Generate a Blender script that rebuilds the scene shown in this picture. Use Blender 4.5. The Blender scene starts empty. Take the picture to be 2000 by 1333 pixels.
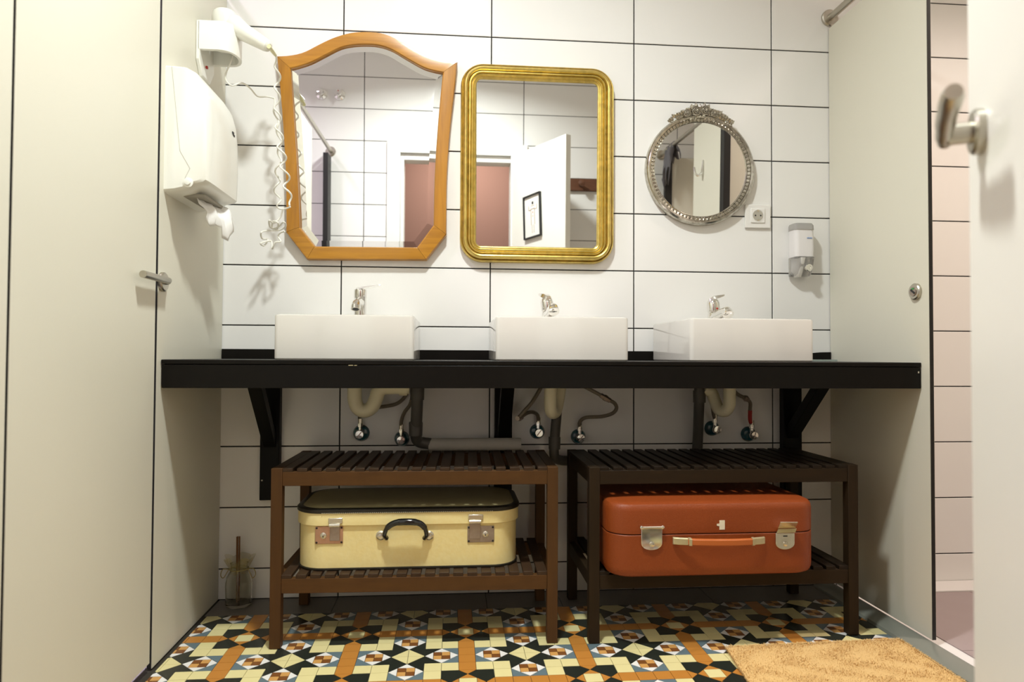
import bpy, bmesh, math, random
from mathutils import Vector, Matrix
random.seed(7)
PI = math.pi
scene = bpy.context.scene
C = scene.collection

# ------------------------------------------------------------------ camera
FPX, YAW, PITCH, ROLL = 1341.8, 0.08726, 0.0227, 0.00477
CAM = Vector((0.0, -2.338, 0.8004))
_fw = Vector((math.sin(YAW)*math.cos(PITCH), math.cos(YAW)*math.cos(PITCH), math.sin(PITCH)))
_rt = Vector((math.cos(YAW), -math.sin(YAW), 0)); _up = _rt.cross(_fw)
CR = math.cos(ROLL)*_rt + math.sin(ROLL)*_up
CU = -math.sin(ROLL)*_rt + math.cos(ROLL)*_up
cam_d = bpy.data.cameras.new('camera'); cam = bpy.data.objects.new('camera', cam_d); C.objects.link(cam)
cam_d.sensor_width = 36; cam_d.lens = FPX/2000*36; cam_d.clip_start = 0.02
cam_d.dof.use_dof = True; cam_d.dof.focus_distance = 2.12; cam_d.dof.aperture_fstop = 3.2
m = Matrix((CR, CU, -_fw)).transposed().to_4x4(); m.translation = CAM; cam.matrix_world = m
scene.camera = cam

# ------------------------------------------------------------------ world and exposure
w = bpy.data.worlds.new('world'); scene.world = w; w.use_nodes = True
w.node_tree.nodes['Background'].inputs[0].default_value = (0.9, 0.86, 0.8, 1)
w.node_tree.nodes['Background'].inputs[1].default_value = 0.05
scene.view_settings.view_transform = 'Standard'; scene.view_settings.look = 'None'
scene.view_settings.gamma = 1; scene.view_settings.use_curve_mapping = False
scene.view_settings.exposure = 0.41
MAIN_LAMP = dict(pos=(-0.03, -1.23, 2.70), r=0.09, power=29.0, col=(0.945, 1.0, 0.975), spread=150)
SHOWER_LAMP = dict(pos=(1.85, -0.86, 2.70), r=0.08, power=10.0, col=(1.0, 0.83, 0.74), spread=108)
TOILET_LAMP = dict(pos=(-1.25, -1.0, 2.70), r=0.08, power=8.0, col=(0.95, 0.80, 1.0), spread=150)
HALL_LAMP = dict(pos=(0.1, -2.85, 2.70), r=0.10, power=17.0, col=(1.0, 0.88, 0.74), spread=170)

def ray(px, py):
    return (_fw*FPX + CR*(px-1000) - CU*(py-666.5))
def at_y(px, py, Y):
    d = ray(px, py); return CAM + d*((Y-CAM.y)/d.y)
def at_z(px, py, Z):
    d = ray(px, py); return CAM + d*((Z-CAM.z)/d.z)
def at_x(px, py, X):
    d = ray(px, py); return CAM + d*((X-CAM.x)/d.x)

# ------------------------------------------------------------------ materials
MATS = {}
def mat(name, col, rough=0.5, metal=0.0, noise=None, bump=None, coat=0.0, trans=0.0, ior=1.45, spec=0.5, emit=None, grain=None, rand=0.0, sub=0.0, alpha=1.0):
    """noise=(scale, amount, (r,g,b)) mixes a second colour; grain=((sx,sy,sz), amount, colour) streaks; bump=(scale,strength)"""
    if name in MATS: return MATS[name]
    M = bpy.data.materials.new(name); M.use_nodes = True; nt = M.node_tree; N = nt.nodes; L = nt.links
    B = N['Principled BSDF']
    B.inputs['Roughness'].default_value = rough; B.inputs['Metallic'].default_value = metal
    B.inputs['Coat Weight'].default_value = coat; B.inputs['Transmission Weight'].default_value = trans
    B.inputs['IOR'].default_value = ior; B.inputs['Specular IOR Level'].default_value = spec
    B.inputs['Coat Roughness'].default_value = 0.08
    B.inputs['Alpha'].default_value = alpha
    B.inputs['Base Color'].default_value = (*col, 1)
    tc = N.new('ShaderNodeTexCoord')
    last = None
    def mixin(fac_socket, amount, c2):
        nonlocal last
        mx = N.new('ShaderNodeMix'); mx.data_type = 'RGBA'
        ml = N.new('ShaderNodeMath'); ml.operation = 'MULTIPLY'; ml.inputs[1].default_value = amount
        L.new(fac_socket, ml.inputs[0]); L.new(ml.outputs[0], mx.inputs[0])
        if last: L.new(last, mx.inputs[6])
        else: mx.inputs[6].default_value = (*col, 1)
        mx.inputs[7].default_value = (*c2, 1)
        last = mx.outputs[2]
    if noise:
        lst = noise if isinstance(noise, list) else [noise]
        for sc, am, c2 in lst:
            n = N.new('ShaderNodeTexNoise'); n.inputs['Scale'].default_value = sc; n.inputs['Detail'].default_value = 5
            L.new(tc.outputs['Object'], n.inputs['Vector'])
            r = N.new('ShaderNodeValToRGB'); r.color_ramp.elements[0].position = 0.38; r.color_ramp.elements[1].position = 0.68
            L.new(n.outputs[0], r.inputs[0]); mixin(r.outputs[0], am, c2)
    if grain:
        sc3, am, c2 = grain
        mp = N.new('ShaderNodeMapping'); mp.inputs['Scale'].default_value = sc3
        L.new(tc.outputs['Object'], mp.inputs['Vector'])
        n = N.new('ShaderNodeTexNoise'); n.inputs['Scale'].default_value = 1.0; n.inputs['Detail'].default_value = 6; n.inputs['Distortion'].default_value = 0.6
        L.new(mp.outputs[0], n.inputs['Vector'])
        r = N.new('ShaderNodeValToRGB'); r.color_ramp.elements[0].position = 0.35; r.color_ramp.elements[1].position = 0.7
        L.new(n.outputs[0], r.inputs[0]); mixin(r.outputs[0], am, c2)
    if rand:
        oi = N.new('ShaderNodeObjectInfo'); mixin(oi.outputs['Random'], rand, tuple(c*0.75 for c in col))
    if last: L.new(last, B.inputs['Base Color'])
    if bump:
        n = N.new('ShaderNodeTexNoise'); n.inputs['Scale'].default_value = bump[0]; n.inputs['Detail'].default_value = 4
        L.new(tc.outputs['Object'], n.inputs['Vector'])
        b = N.new('ShaderNodeBump'); b.inputs['Strength'].default_value = bump[1]; b.inputs['Distance'].default_value = 0.002
        L.new(n.outputs[0], b.inputs['Height']); L.new(b.outputs[0], B.inputs['Normal'])
    if emit:
        B.inputs['Emission Color'].default_value = (*emit[0], 1); B.inputs['Emission Strength'].default_value = emit[1]
    MATS[name] = M
    return M

tile_m = mat('glazed_white_tile', (0.875, 0.86, 0.83), 0.15, noise=(1.2, 0.10, (0.83, 0.81, 0.77)), rand=0.05)
grout_m = mat('black_grout', (0.012, 0.011, 0.01), 0.85)
panel_m = mat('grey_laminate', (0.72, 0.69, 0.58), 0.42, noise=(900, 0.06, (0.5, 0.48, 0.4)), spec=0.4)
core_m = mat('black_core', (0.012, 0.011, 0.010), 0.5)
counter_m = mat('black_counter_paint', (0.006, 0.005, 0.004), 0.38, noise=(40, 0.25, (0.010, 0.008, 0.006)), spec=0.18)
ceramic_m = mat('white_ceramic', (0.68, 0.65, 0.60), 0.09, coat=0.3)
chrome_m = mat('chrome', (0.82, 0.81, 0.78), 0.06, 1.0)
steel_m = mat('brushed_steel', (0.52, 0.49, 0.42), 0.32, 1.0, bump=(300, 0.05))
mirror_m = mat('mirror_glass', (0.86, 0.86, 0.85), 0.0, 1.0)
oakx_m = mat('honey_wood_across', (0.50, 0.225, 0.018), 0.35, grain=((5, 30, 60), 0.65, (0.29, 0.11, 0.008)), coat=0.25)
oakz_m = mat('honey_wood_upright', (0.47, 0.205, 0.016), 0.35, grain=((60, 30, 5), 0.65, (0.28, 0.105, 0.007)), coat=0.25)
gold_m = mat('worn_gilt', (0.76, 0.57, 0.17), 0.33, 0.85, noise=[(9, 0.45, (0.50, 0.37, 0.08)), (55, 0.35, (0.24, 0.18, 0.05))], bump=(60, 0.15))
silver_m = mat('antique_silver', (0.60, 0.57, 0.50), 0.20, 1.0, noise=(70, 0.55, (0.20, 0.18, 0.14)), bump=(120, 0.15))
white_m = mat('white_plastic', (0.82, 0.81, 0.74), 0.28, coat=0.2)
socket_m = mat('socket_white', (0.85, 0.83, 0.79), 0.25)
dark_m = mat('dark_plastic', (0.02, 0.02, 0.02), 0.4)
paper_m = mat('paper_tissue', (0.86, 0.85, 0.82), 0.9, bump=(40, 0.4))
cord_m = mat('cord_cream', (0.80, 0.78, 0.70), 0.45)
rel_m = mat('aged_strain_relief', (0.72, 0.70, 0.42), 0.5)
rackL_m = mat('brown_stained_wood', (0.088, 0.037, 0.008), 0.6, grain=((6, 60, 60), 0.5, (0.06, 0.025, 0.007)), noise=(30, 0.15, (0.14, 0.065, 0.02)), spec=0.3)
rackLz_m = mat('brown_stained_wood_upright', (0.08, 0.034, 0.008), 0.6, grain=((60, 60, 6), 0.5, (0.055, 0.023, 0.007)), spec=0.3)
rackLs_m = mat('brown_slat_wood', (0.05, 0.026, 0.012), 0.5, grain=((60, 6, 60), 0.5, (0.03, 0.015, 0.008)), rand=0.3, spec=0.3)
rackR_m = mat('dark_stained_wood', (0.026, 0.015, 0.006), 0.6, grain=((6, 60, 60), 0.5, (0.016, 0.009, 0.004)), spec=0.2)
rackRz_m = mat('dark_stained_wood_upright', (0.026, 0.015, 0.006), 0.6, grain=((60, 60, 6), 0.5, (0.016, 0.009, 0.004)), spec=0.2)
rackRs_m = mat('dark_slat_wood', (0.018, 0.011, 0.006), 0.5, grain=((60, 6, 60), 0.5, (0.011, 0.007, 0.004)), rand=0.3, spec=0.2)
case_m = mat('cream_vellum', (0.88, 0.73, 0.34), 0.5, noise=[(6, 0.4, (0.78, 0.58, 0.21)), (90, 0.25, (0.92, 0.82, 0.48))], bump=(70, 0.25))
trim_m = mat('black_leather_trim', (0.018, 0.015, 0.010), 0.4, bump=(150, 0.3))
shadedtop_m = mat('cream_vellum_shaded_top', (0.50, 0.43, 0.22), 0.55, noise=(20, 0.3, (0.40, 0.33, 0.15)), bump=(70, 0.25))  # rack's shade on the lid top painted in as a darker vellum
red_m = mat('tan_red_leatherette', (0.245, 0.046, 0.006), 0.45, noise=[(5, 0.3, (0.19, 0.034, 0.005)), (300, 0.2, (0.30, 0.068, 0.012))], bump=(350, 0.35))
redstrap_m = mat('orange_leather', (0.46, 0.12, 0.025), 0.38, bump=(200, 0.2))
seam_m = mat('seam_shadow_brown', (0.05, 0.012, 0.004), 0.7)
copper_m = mat('tarnished_copper', (0.62, 0.36, 0.24), 0.35, 0.8, noise=(50, 0.4, (0.40, 0.26, 0.2)))
nickel_m = mat('worn_nickel', (0.72, 0.68, 0.58), 0.25, 0.95, noise=(80, 0.3, (0.5, 0.44, 0.34)))
pewter_m = mat('dull_nickel', (0.42, 0.35, 0.30), 0.4, 0.85, noise=(60, 0.4, (0.28, 0.2, 0.17)))
brass_m = mat('pale_brass', (0.56, 0.50, 0.30), 0.4, 0.6, noise=(60, 0.3, (0.42, 0.36, 0.2)))
black_gloss_m = mat('black_lacquer', (0.008, 0.008, 0.008), 0.12, coat=0.5)
trap_m = mat('aged_cream_plastic', (0.84, 0.78, 0.56), 0.4)
pvc_m = mat('grey_pvc', (0.085, 0.078, 0.068), 0.45)
lag_m = mat('pale_grey_pipe', (0.48, 0.45, 0.40), 0.7, noise=(25, 0.3, (0.36, 0.33, 0.29)), bump=(25, 0.5))
braid_m = mat('braided_steel', (0.30, 0.26, 0.20), 0.4, 0.8, bump=(900, 0.8))
redtape_m = mat('red_band', (0.45, 0.03, 0.02), 0.5)
bluereflect_m = mat('chrome_teal_reflection', (0.01, 0.085, 0.11), 0.15, coat=0.6)  # bluish reflection on the chrome escutcheons put into the base colour
bracket_m = mat('black_bracket_paint', (0.003, 0.003, 0.003), 0.45, spec=0.2)
bracketscrew_m = mat('screw_steel', (0.5, 0.47, 0.4), 0.35, 1.0)
greyfl_m = mat('grey_stone_tile', (0.16, 0.145, 0.125), 0.4, noise=(8, 0.3, (0.12, 0.11, 0.095)))
cream_f = mat('floor_cream', (0.76, 0.68, 0.34), 0.28, noise=(40, 0.1, (0.66, 0.58, 0.3)), rand=0.08)
orange_f = mat('floor_orange', (0.52, 0.22, 0.042), 0.28, noise=(40, 0.15, (0.44, 0.18, 0.035)), rand=0.1)
black_f = mat('floor_dark_green_black', (0.022, 0.026, 0.020), 0.25, rand=0.2)
blue_f = mat('floor_slate_blue', (0.13, 0.185, 0.21), 0.28, rand=0.1)
white_f = mat('floor_white', (0.80, 0.79, 0.76), 0.28)
brown_f = mat('floor_brown', (0.20, 0.075, 0.02), 0.28, rand=0.2)
ochre_f = mat('floor_ochre', (0.62, 0.33, 0.10), 0.28, rand=0.15)
floorgrout_m = mat('floor_grout', (0.035, 0.03, 0.02), 0.8)
rug_m = mat('tan_pile', (0.70, 0.47, 0.20), 0.95, noise=[(9, 0.3, (0.60, 0.38, 0.14)), (120, 0.25, (0.78, 0.57, 0.28))], bump=(200, 0.4), spec=0.1)
kerb_m = mat('grey_kerb', (0.22, 0.23, 0.195), 0.25, noise=(14, 0.2, (0.17, 0.18, 0.15)))
tray_m = mat('shower_tray_white', (0.80, 0.77, 0.74), 0.3)
mauve_m = mat('mauve_floor_tile', (0.36, 0.285, 0.28), 0.4, noise=(10, 0.3, (0.31, 0.24, 0.235)))
door_m = mat('white_door_paint', (0.82, 0.79, 0.72), 0.4)
frame_m = mat('white_frame_paint', (0.82, 0.81, 0.77), 0.45)
pink_m = mat('mauve_pink_wall', (0.45, 0.275, 0.24), 0.8, bump=(60, 0.1))
ceil_m = mat('white_ceiling', (0.90, 0.89, 0.86), 0.9)
hallfl_m = mat('hall_floor_wood', (0.28, 0.16, 0.08), 0.5)
purple_fl = mat('pale_lilac_floor', (0.66, 0.60, 0.70), 0.4)
walnut_m = mat('walnut_board', (0.14, 0.055, 0.025), 0.5, grain=((6, 60, 60), 0.5, (0.08, 0.03, 0.014)))
cloth_m = mat('grey_cloth', (0.16, 0.15, 0.16), 0.9)
glass_m = mat('clear_glass', (0.93, 0.92, 0.86), 0.02, trans=1.0, ior=1.35)
smoke_m = mat('clear_plastic', (0.80, 0.78, 0.76), 0.08, trans=0.75, ior=1.3)
soap_m = mat('milky_soap', (0.80, 0.77, 0.76), 0.2)
stick_m = mat('brown_stick', (0.17, 0.07, 0.02), 0.7)
tulle_m = mat('yellow_tulle', (0.5, 0.42, 0.16), 0.8, alpha=0.35)
twine_m = mat('twine', (0.35, 0.28, 0.12), 0.8)
art_m = mat('picture_paper', (0.82, 0.79, 0.72), 0.5)
ink_m = mat('ink_brown', (0.28, 0.18, 0.13), 0.7)
inkred_m = mat('ink_red', (0.5, 0.07, 0.05), 0.7)
green_m = mat('indicator_green', (0.02, 0.30, 0.06), 0.4)
bluepr_m = mat('print_blue', (0.30, 0.40, 0.62), 0.5)
tape_m = mat('white_tape', (0.78, 0.72, 0.55), 0.6)

# ------------------------------------------------------------------ mesh helpers
class MB:
    def __init__(s): s.v = []; s.f = []
    def add(s, vs, fs):
        o = len(s.v); s.v += [Vector(p) for p in vs]; s.f += [tuple(i+o for i in f) for f in fs]; return s
    def box(s, x0, x1, y0, y1, z0, z1):
        vs = [(x, y, z) for z in (z0, z1) for y in (y0, y1) for x in (x0, x1)]
        return s.add(vs, [(0, 2, 3, 1), (4, 5, 7, 6), (0, 1, 5, 4), (2, 6, 7, 3), (0, 4, 6, 2), (1, 3, 7, 5)])
    def loft(s, rings, closed=True, cap0=True, cap1=True):
        n = len(rings[0]); vs = [p for r in rings for p in r]; fs = []
        for i in range(len(rings)-1):
            for j in range(n if closed else n-1):
                k = (j+1) % n
                fs.append((i*n+j, i*n+k, (i+1)*n+k, (i+1)*n+j))
        if closed and cap0: fs.append(tuple(reversed(range(n))))
        if closed and cap1: fs.append(tuple(range((len(rings)-1)*n, len(rings)*n)))
        return s.add(vs, fs)
    def tube(s, pts, r, n=10, caps=True):
        pts = [Vector(p) for p in pts]; rs = r if isinstance(r, (list, tuple)) else [r]*len(pts)
        rings = []; nrm = None
        for i, p in enumerate(pts):
            t = (pts[min(i+1, len(pts)-1)] - pts[max(i-1, 0)]).normalized()
            if nrm is None:
                nrm = t.orthogonal().normalized()
            else:
                nrm = (nrm - t*nrm.dot(t)); nrm = nrm.normalized() if nrm.length > 1e-6 else t.orthogonal().normalized()
            b = t.cross(nrm)
            rings.append([p + (nrm*math.cos(2*PI*j/n) + b*math.sin(2*PI*j/n))*rs[i] for j in range(n)])
        return s.loft(rings, True, caps, caps)
    def lathe(s, prof, base, axis='z', n=28, up=None):
        """prof: list of (radius, height); axis vector through base"""
        ax = {'z': Vector((0, 0, 1)), 'y': Vector((0, -1, 0)), 'x': Vector((1, 0, 0))}[axis] if isinstance(axis, str) else Vector(axis).normalized()
        u = ax.orthogonal().normalized(); v = ax.cross(u); base = Vector(base)
        rings = [[base + ax*h + (u*math.cos(2*PI*j/n) + v*math.sin(2*PI*j/n))*max(r, 1e-5) for j in range(n)] for r, h in prof]
        return s.loft(rings)
    def sphere(s, c, r, n=12, sq=(1, 1, 1)):
        c = Vector(c); rings = []
        for i in range(1, n//2+1):
            a = PI*(i-0.5)/(n//2)
            rings.append([c + Vector((math.sin(a)*math.cos(2*PI*j/n)*r*sq[0], math.sin(a)*math.sin(2*PI*j/n)*r*sq[1], -math.cos(a)*r*sq[2])) for j in range(n)])
        return s.loft(rings)
    def prism(s, pts, off):
        """pts: planar polygon of 3d points, extruded by vector off"""
        off = Vector(off); a = [Vector(p) for p in pts]; b = [p+off for p in a]
        return s.loft([a, b])
    def rot(s, c, ax, ang, start=0):
        M = Matrix.Translation(c) @ Matrix.Rotation(ang, 4, ax) @ Matrix.Translation(-Vector(c))
        for i in range(start, len(s.v)): s.v[i] = M @ s.v[i]
        return s

def wloc(o):
    p = Vector((0, 0, 0))
    while o: p += o.location; o = o.parent
    return p

def build(name, mb, material, parent=None, smooth=True, bevel=0.0, seg=2, origin=None):
    xs = [v.x for v in mb.v]; ys = [v.y for v in mb.v]; zs = [v.z for v in mb.v]
    org = Vector(origin) if origin else Vector(((min(xs)+max(xs))/2, (min(ys)+max(ys))/2, min(zs)))
    me = bpy.data.meshes.new(name)
    me.from_pydata([v-org for v in mb.v], [], mb.f); me.update()
    bm = bmesh.new(); bm.from_mesh(me); bmesh.ops.recalc_face_normals(bm, faces=bm.faces); bm.to_mesh(me); bm.free()
    for mt in (material if isinstance(material, (list, tuple)) else [material]): me.materials.append(mt)
    if smooth:
        me.shade_smooth(); me.set_sharp_from_angle(angle=math.radians(32))
    o = bpy.data.objects.new(name, me); C.objects.link(o)
    if parent: o.parent = parent; o.location = org - wloc(parent)
    else: o.location = org
    if bevel:
        b = o.modifiers.new('bevel', 'BEVEL'); b.width = bevel; b.segments = seg; b.limit_method = 'ANGLE'; b.angle_limit = math.radians(40)
        b.harden_normals = False
    return o

def tag(o, label=None, cat=None, group=None, kind=None):
    if label: o['label'] = label
    if cat: o['category'] = cat
    if group: o['group'] = group
    if kind: o['kind'] = kind
    return o
def thing(name, label, cat, loc, group=None, kind=None):
    o = bpy.data.objects.new(name, None); o.empty_display_size = 0.05; C.objects.link(o); o.location = loc
    return tag(o, label, cat, group, kind)
def struct(name, mb, material, label=None, **k):
    o = build(name, mb, material, None, **k); return tag(o, label, None, None, 'structure')

def rr(x0, x1, y0, y1, r, n=6):
    pts = []
    for cx, cy, a0 in ((x1-r, y1-r, 0), (x0+r, y1-r, 90), (x0+r, y0+r, 180), (x1-r, y0+r, 270)):
        for i in range(n+1):
            a = math.radians(a0 + 90*i/n); pts.append((cx+r*math.cos(a), cy+r*math.sin(a)))
    return pts
def resample(poly, n):
    poly = [Vector(p) for p in poly]; L = [0]
    for a, b in zip(poly, poly[1:]): L.append(L[-1]+(b-a).length)
    out = []
    for i in range(n):
        t = L[-1]*i/(n-1); k = 0
        while k < len(L)-2 and L[k+1] < t: k += 1
        q = (t-L[k])/max(L[k+1]-L[k], 1e-9); out.append(poly[k].lerp(poly[k+1], min(max(q, 0), 1)))
    return out
def smoothline(pts, n):
    """catmull-rom through pts"""
    P = [Vector(p) for p in pts]; P = [P[0]*2-P[1]] + P + [P[-1]*2-P[-2]]; out = []
    for i in range(1, len(P)-2):
        for k in range(n):
            t = k/n; a, b, c, d = P[i-1:i+3]
            out.append(0.5*((2*b) + (c-a)*t + (2*a-5*b+4*c-d)*t*t + (3*b-a-3*c+d)*t**3))
    out.append(P[-2]); return out

# ------------------------------------------------------------------ setting: dimensions
XL, XR = -0.754, 1.341          # faces of the cubicle partitions beside the counter
XMIN, XMAX = -1.75, 2.35
YREAR = -2.06
ZC = 2.72
DOOR = (-0.33, 0.367, 2.03)     # opening in the rear wall
CASE = (-0.413, 0.474, 2.10)    # outer edge of its white casing

def tile_piece(w, h, t=0.006, e=0.0012):
    mb = MB()
    a = [(0, 0, 0), (w, 0, 0), (w, h, 0), (0, h, 0)]
    b = [(0, 0, t-e), (w, 0, t-e), (w, h, t-e), (0, h, t-e)]
    c = [(e, e, t), (w-e, e, t), (w-e, h-e, t), (e, h-e, t)]
    mb.loft([a, b, c]); return mb
_tile_cache = {}
def tile_mesh(w, h):
    k = (round(w, 3), round(h, 3))
    if k not in _tile_cache:
        mb = tile_piece(*k); me = bpy.data.meshes.new('tile'); me.from_pydata(mb.v, [], mb.f); me.update()
        bm = bmesh.new(); bm.from_mesh(me); bmesh.ops.recalc_face_normals(bm, faces=bm.faces); bm.to_mesh(me); bm.free()
        me.materials.append(tile_m); _tile_cache[k] = me
    return _tile_cache[k]
def cut(a, b, j0, step):
    k = math.floor((a-j0)/step); e = [a]
    while j0+(k+1)*step < b-1e-6:
        k += 1
        if j0+k*step > a+1e-6: e.append(j0+k*step)
    e.append(b); return e
def tile_wall(parent, origin, udir, ndir, us, vs, hole=None, g=0.0042):
    """tiles on a plane: origin + u*udir + v*Z, facing ndir, front face on the plane"""
    udir = Vector(udir); ndir = Vector(ndir); Z = Vector((0, 0, 1)); base = Vector(origin)
    R = Matrix((udir, Z, udir.cross(Z))).transposed().to_4x4()
    flip = udir.cross(Z).dot(ndir) < 0
    pw = wloc(parent)
    for u0, u1 in zip(us, us[1:]):
        for v0, v1 in zip(vs, vs[1:]):
            rects = [(u0, u1, v0, v1)]
            if hole:
                h0, h1, hz = hole
                if u1 > h0 and u0 < h1 and v0 < hz:
                    rects = []
                    if u0 < h0: rects.append((u0, h0, v0, v1))
                    if u1 > h1: rects.append((h1, u1, v0, v1))
                    if v1 > hz: rects.append((max(u0, h0), min(u1, h1), hz, v1))
            for a, b, c, d in rects:
                if b-a < 0.012 or d-c < 0.012: continue
                w, h = b-a-g, d-c-g
                o = bpy.data.objects.new('tile', tile_mesh(w, h)); C.objects.link(o); o.parent = parent
                if flip:
                    Mx = Matrix((-udir, Z, (-udir).cross(Z))).transposed().to_4x4(); p = base + udir*(b-g/2) + Z*(c+g/2)
                else:
                    Mx = R; p = base + udir*(a+g/2) + Z*(c+g/2)
                p = p - ndir*0.006
                Mx = Mx.copy(); Mx.translation = p - pw; o.matrix_local = Mx

rowz = [0, 0.1] + [0.1+0.2*k for k in range(1, 13)] + [ZC]
wb = struct('wall_back', MB().box(XMIN, XMAX, 0.003, 0.12, -0.05, ZC), grout_m, 'white tiled wall behind the basins', smooth=False)
tile_wall(wb, (0, 0, 0), (1, 0, 0), (0, -1, 0), cut(XMIN, XMAX, 0.6289, 0.5), rowz)
mbr = MB().box(XMIN, DOOR[0], YREAR-0.12, YREAR-0.003, -0.05, ZC).box(DOOR[1], XMAX, YREAR-0.12, YREAR-0.003, -0.05, ZC).box(DOOR[0], DOOR[1], YREAR-0.12, YREAR-0.003, DOOR[2], ZC)
wr = struct('wall_front', mbr, grout_m, 'white tiled wall with the doorway facing the mirrors', smooth=False)
tile_wall(wr, (0, YREAR, 0), (1, 0, 0), (0, 1, 0), cut(XMIN, XMAX, -0.5565, 0.5025), rowz, hole=(CASE[0]+0.006, CASE[1]-0.006, CASE[2]-0.006))
wl = struct('wall_left', MB().box(XMIN-0.1, XMIN-0.003, YREAR, 0, -0.05, ZC), grout_m, 'tiled outer wall of the left cubicles', smooth=False)
tile_wall(wl, (XMIN, YREAR, 0), (0, 1, 0), (1, 0, 0), cut(0, 2.06, 0.1, 0.5), rowz)
wri = struct('wall_right', MB().box(XMAX+0.003, XMAX+0.1, YREAR, 0, -0.05, ZC), grout_m, 'tiled outer wall of the right shower', smooth=False)
tile_wall(wri, (XMAX, YREAR, 0), (0, 1, 0), (-1, 0, 0), cut(0, 2.06, 0.3, 0.5), rowz)
struct('ceiling', MB().box(XMIN-0.1, XMAX+0.1, -3.7, 0.12, ZC, ZC+0.1), ceil_m, 'white ceiling', smooth=False)
# hall behind the doorway
struct('wall_hall', MB().box(-2.2, 2.4, -3.6, -3.5, 0, ZC), pink_m, 'mauve pink hall wall', smooth=False)
struct('wall_hall_left', MB().box(-2.2, -2.1, -3.5, YREAR-0.12, 0, ZC), pink_m, 'mauve pink end wall of the hall', smooth=False)
struct('wall_hall_right', MB().box(2.3, 2.4, -3.5, YREAR-0.12, 0, ZC), pink_m, 'mauve pink far end wall of the hall', smooth=False)
struct('floor_hall', MB().box(-2.2, 2.4, -3.6, YREAR, -0.06, 0), hallfl_m, 'brown hall floor', smooth=False)
# casing
mb = MB().box(CASE[0], DOOR[0], YREAR-0.125, YREAR+0.016, 0, CASE[2]).box(DOOR[1], CASE[1], YREAR-0.125, YREAR+0.016, 0, CASE[2]).box(DOOR[0], DOOR[1], YREAR-0.125, YREAR+0.016, DOOR[2], CASE[2])
mb.box(DOOR[0], DOOR[0]+0.022, YREAR-0.11, YREAR-0.006, 0, DOOR[2]).box(DOOR[0]+0.022, DOOR[1], YREAR-0.11, YREAR-0.006, DOOR[2]-0.04, DOOR[2])
struct('trim_1', mb, frame_m, 'white wooden casing around the doorway', smooth=False, bevel=0.002)

# ------------------------------------------------------------------ mosaic floor
FX0, FX1 = XL+0.012, 1.265
CELL = 0.0446; PX0, PY0 = 0.0455-CELL/2, None
# row lattice: the near edge of the dark corner tile row lies at y=-0.563 (boundary between rows 2 and 1 of the repeat)
YB = -0.5630
floor = struct('floor', MB().box(XL-0.02, 1.345, YREAR, 0.0, -0.05, -0.003), floorgrout_m, 'patterned mosaic tile floor in cream, orange and black', smooth=False)
pieces = []   # (material index, polygon [(x,y)])
FM = [cream_f, orange_f, black_f, blue_f, white_f, brown_f, ochre_f]
CRM, ORG, BLK, BLU, WHT, BRN, OCH = range(7)
def repeat():
    """pieces of one 7x7 repeat, cell units, cell (0,0) = cream centre square occupying [0,1]x[0,1]"""
    P = []
    sq = lambda c, r: [(c, r), (c+1, r), (c+1, r+1), (c, r+1)]
    P.append((CRM, sq(0, 0)))
    for k in range(2, 6): P.append((ORG, sq(0, k))); P.append((ORG, sq(k, 0)))
    # bow ties around the centre: rotate about (0.5,0.5)
    def R(poly, q):
        for _ in range(q): poly = [(0.5-(y-0.5), 0.5+(x-0.5)) for x, y in poly]
        return poly
    for q in range(4):
        P.append((ORG, R([(1, 0), (1.5, 0.5), (1, 1)], q)))          # quarter beside the cream square
        P.append((ORG, R([(2, 0), (2, 1), (1.5, 0.5)], q)))          # quarter at the bar end
        P.append((BLK, R([(1, 1), (1.5, 0.5), (2, 1), (2, 2), (1, 2), (0.5, 1.5)], q)))   # dark hexagon
        for c in ((2, 1), (1, 2), (2, 2)): P.append((CRM, R(sq(*c), q)))
    # star centre (cols 3,4 rows 3,4), centre at (4,4)... repeat offset: star block spans [3,5]
    X0 = 4.0
    def RS(poly, q):
        for _ in range(q): poly = [(X0-(y-X0), X0+(x-X0)) for x, y in poly]
        return poly
    for q in range(4):
        P.append((CRM, RS([(4, 4), (5, 4), (4, 5)], q)))
        # star point at corner (5,5): three right triangles around the corner as one arrow
        P.append((BLK, RS([(5, 4), (6, 5), (5, 5), (5, 6), (4, 5)], q)))
        # motif next to the star, block [5,7]x[3,5], centre (6,4)
        P.append((BLU, RS([(7, 4), (7, 5), (6, 5)], q))); P.append((BLU, RS([(7, 4), (6, 3), (7, 3)], q)))
        P.append((WHT, RS([(5, 4), (5.5, 3.5), (5.5, 4.5)], q))); P.append((WHT, RS([(7, 4), (6.5, 4.5), (6.5, 3.5)], q)))
        P.append((WHT, RS([(6, 3), (6.5, 3.5), (5.5, 3.5)], q))); P.append((WHT, RS([(6, 5), (5.5, 4.5), (6.5, 4.5)], q)))
        for i, (dx, dy) in enumerate(((0, 0), (0.5, 0), (0.5, 0.5), (0, 0.5))):
            P.append(((BRN, OCH)[(i+q+1) % 2], RS([(5.5+dx, 3.5+dy), (6+dx, 3.5+dy), (6+dx, 4+dy), (5.5+dx, 4+dy)], q)))
    return P
REP = repeat()
OX = 0.0455-CELL/2; OY = YB - 2*CELL   # cell row 2 begins (its near edge) at YB
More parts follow.
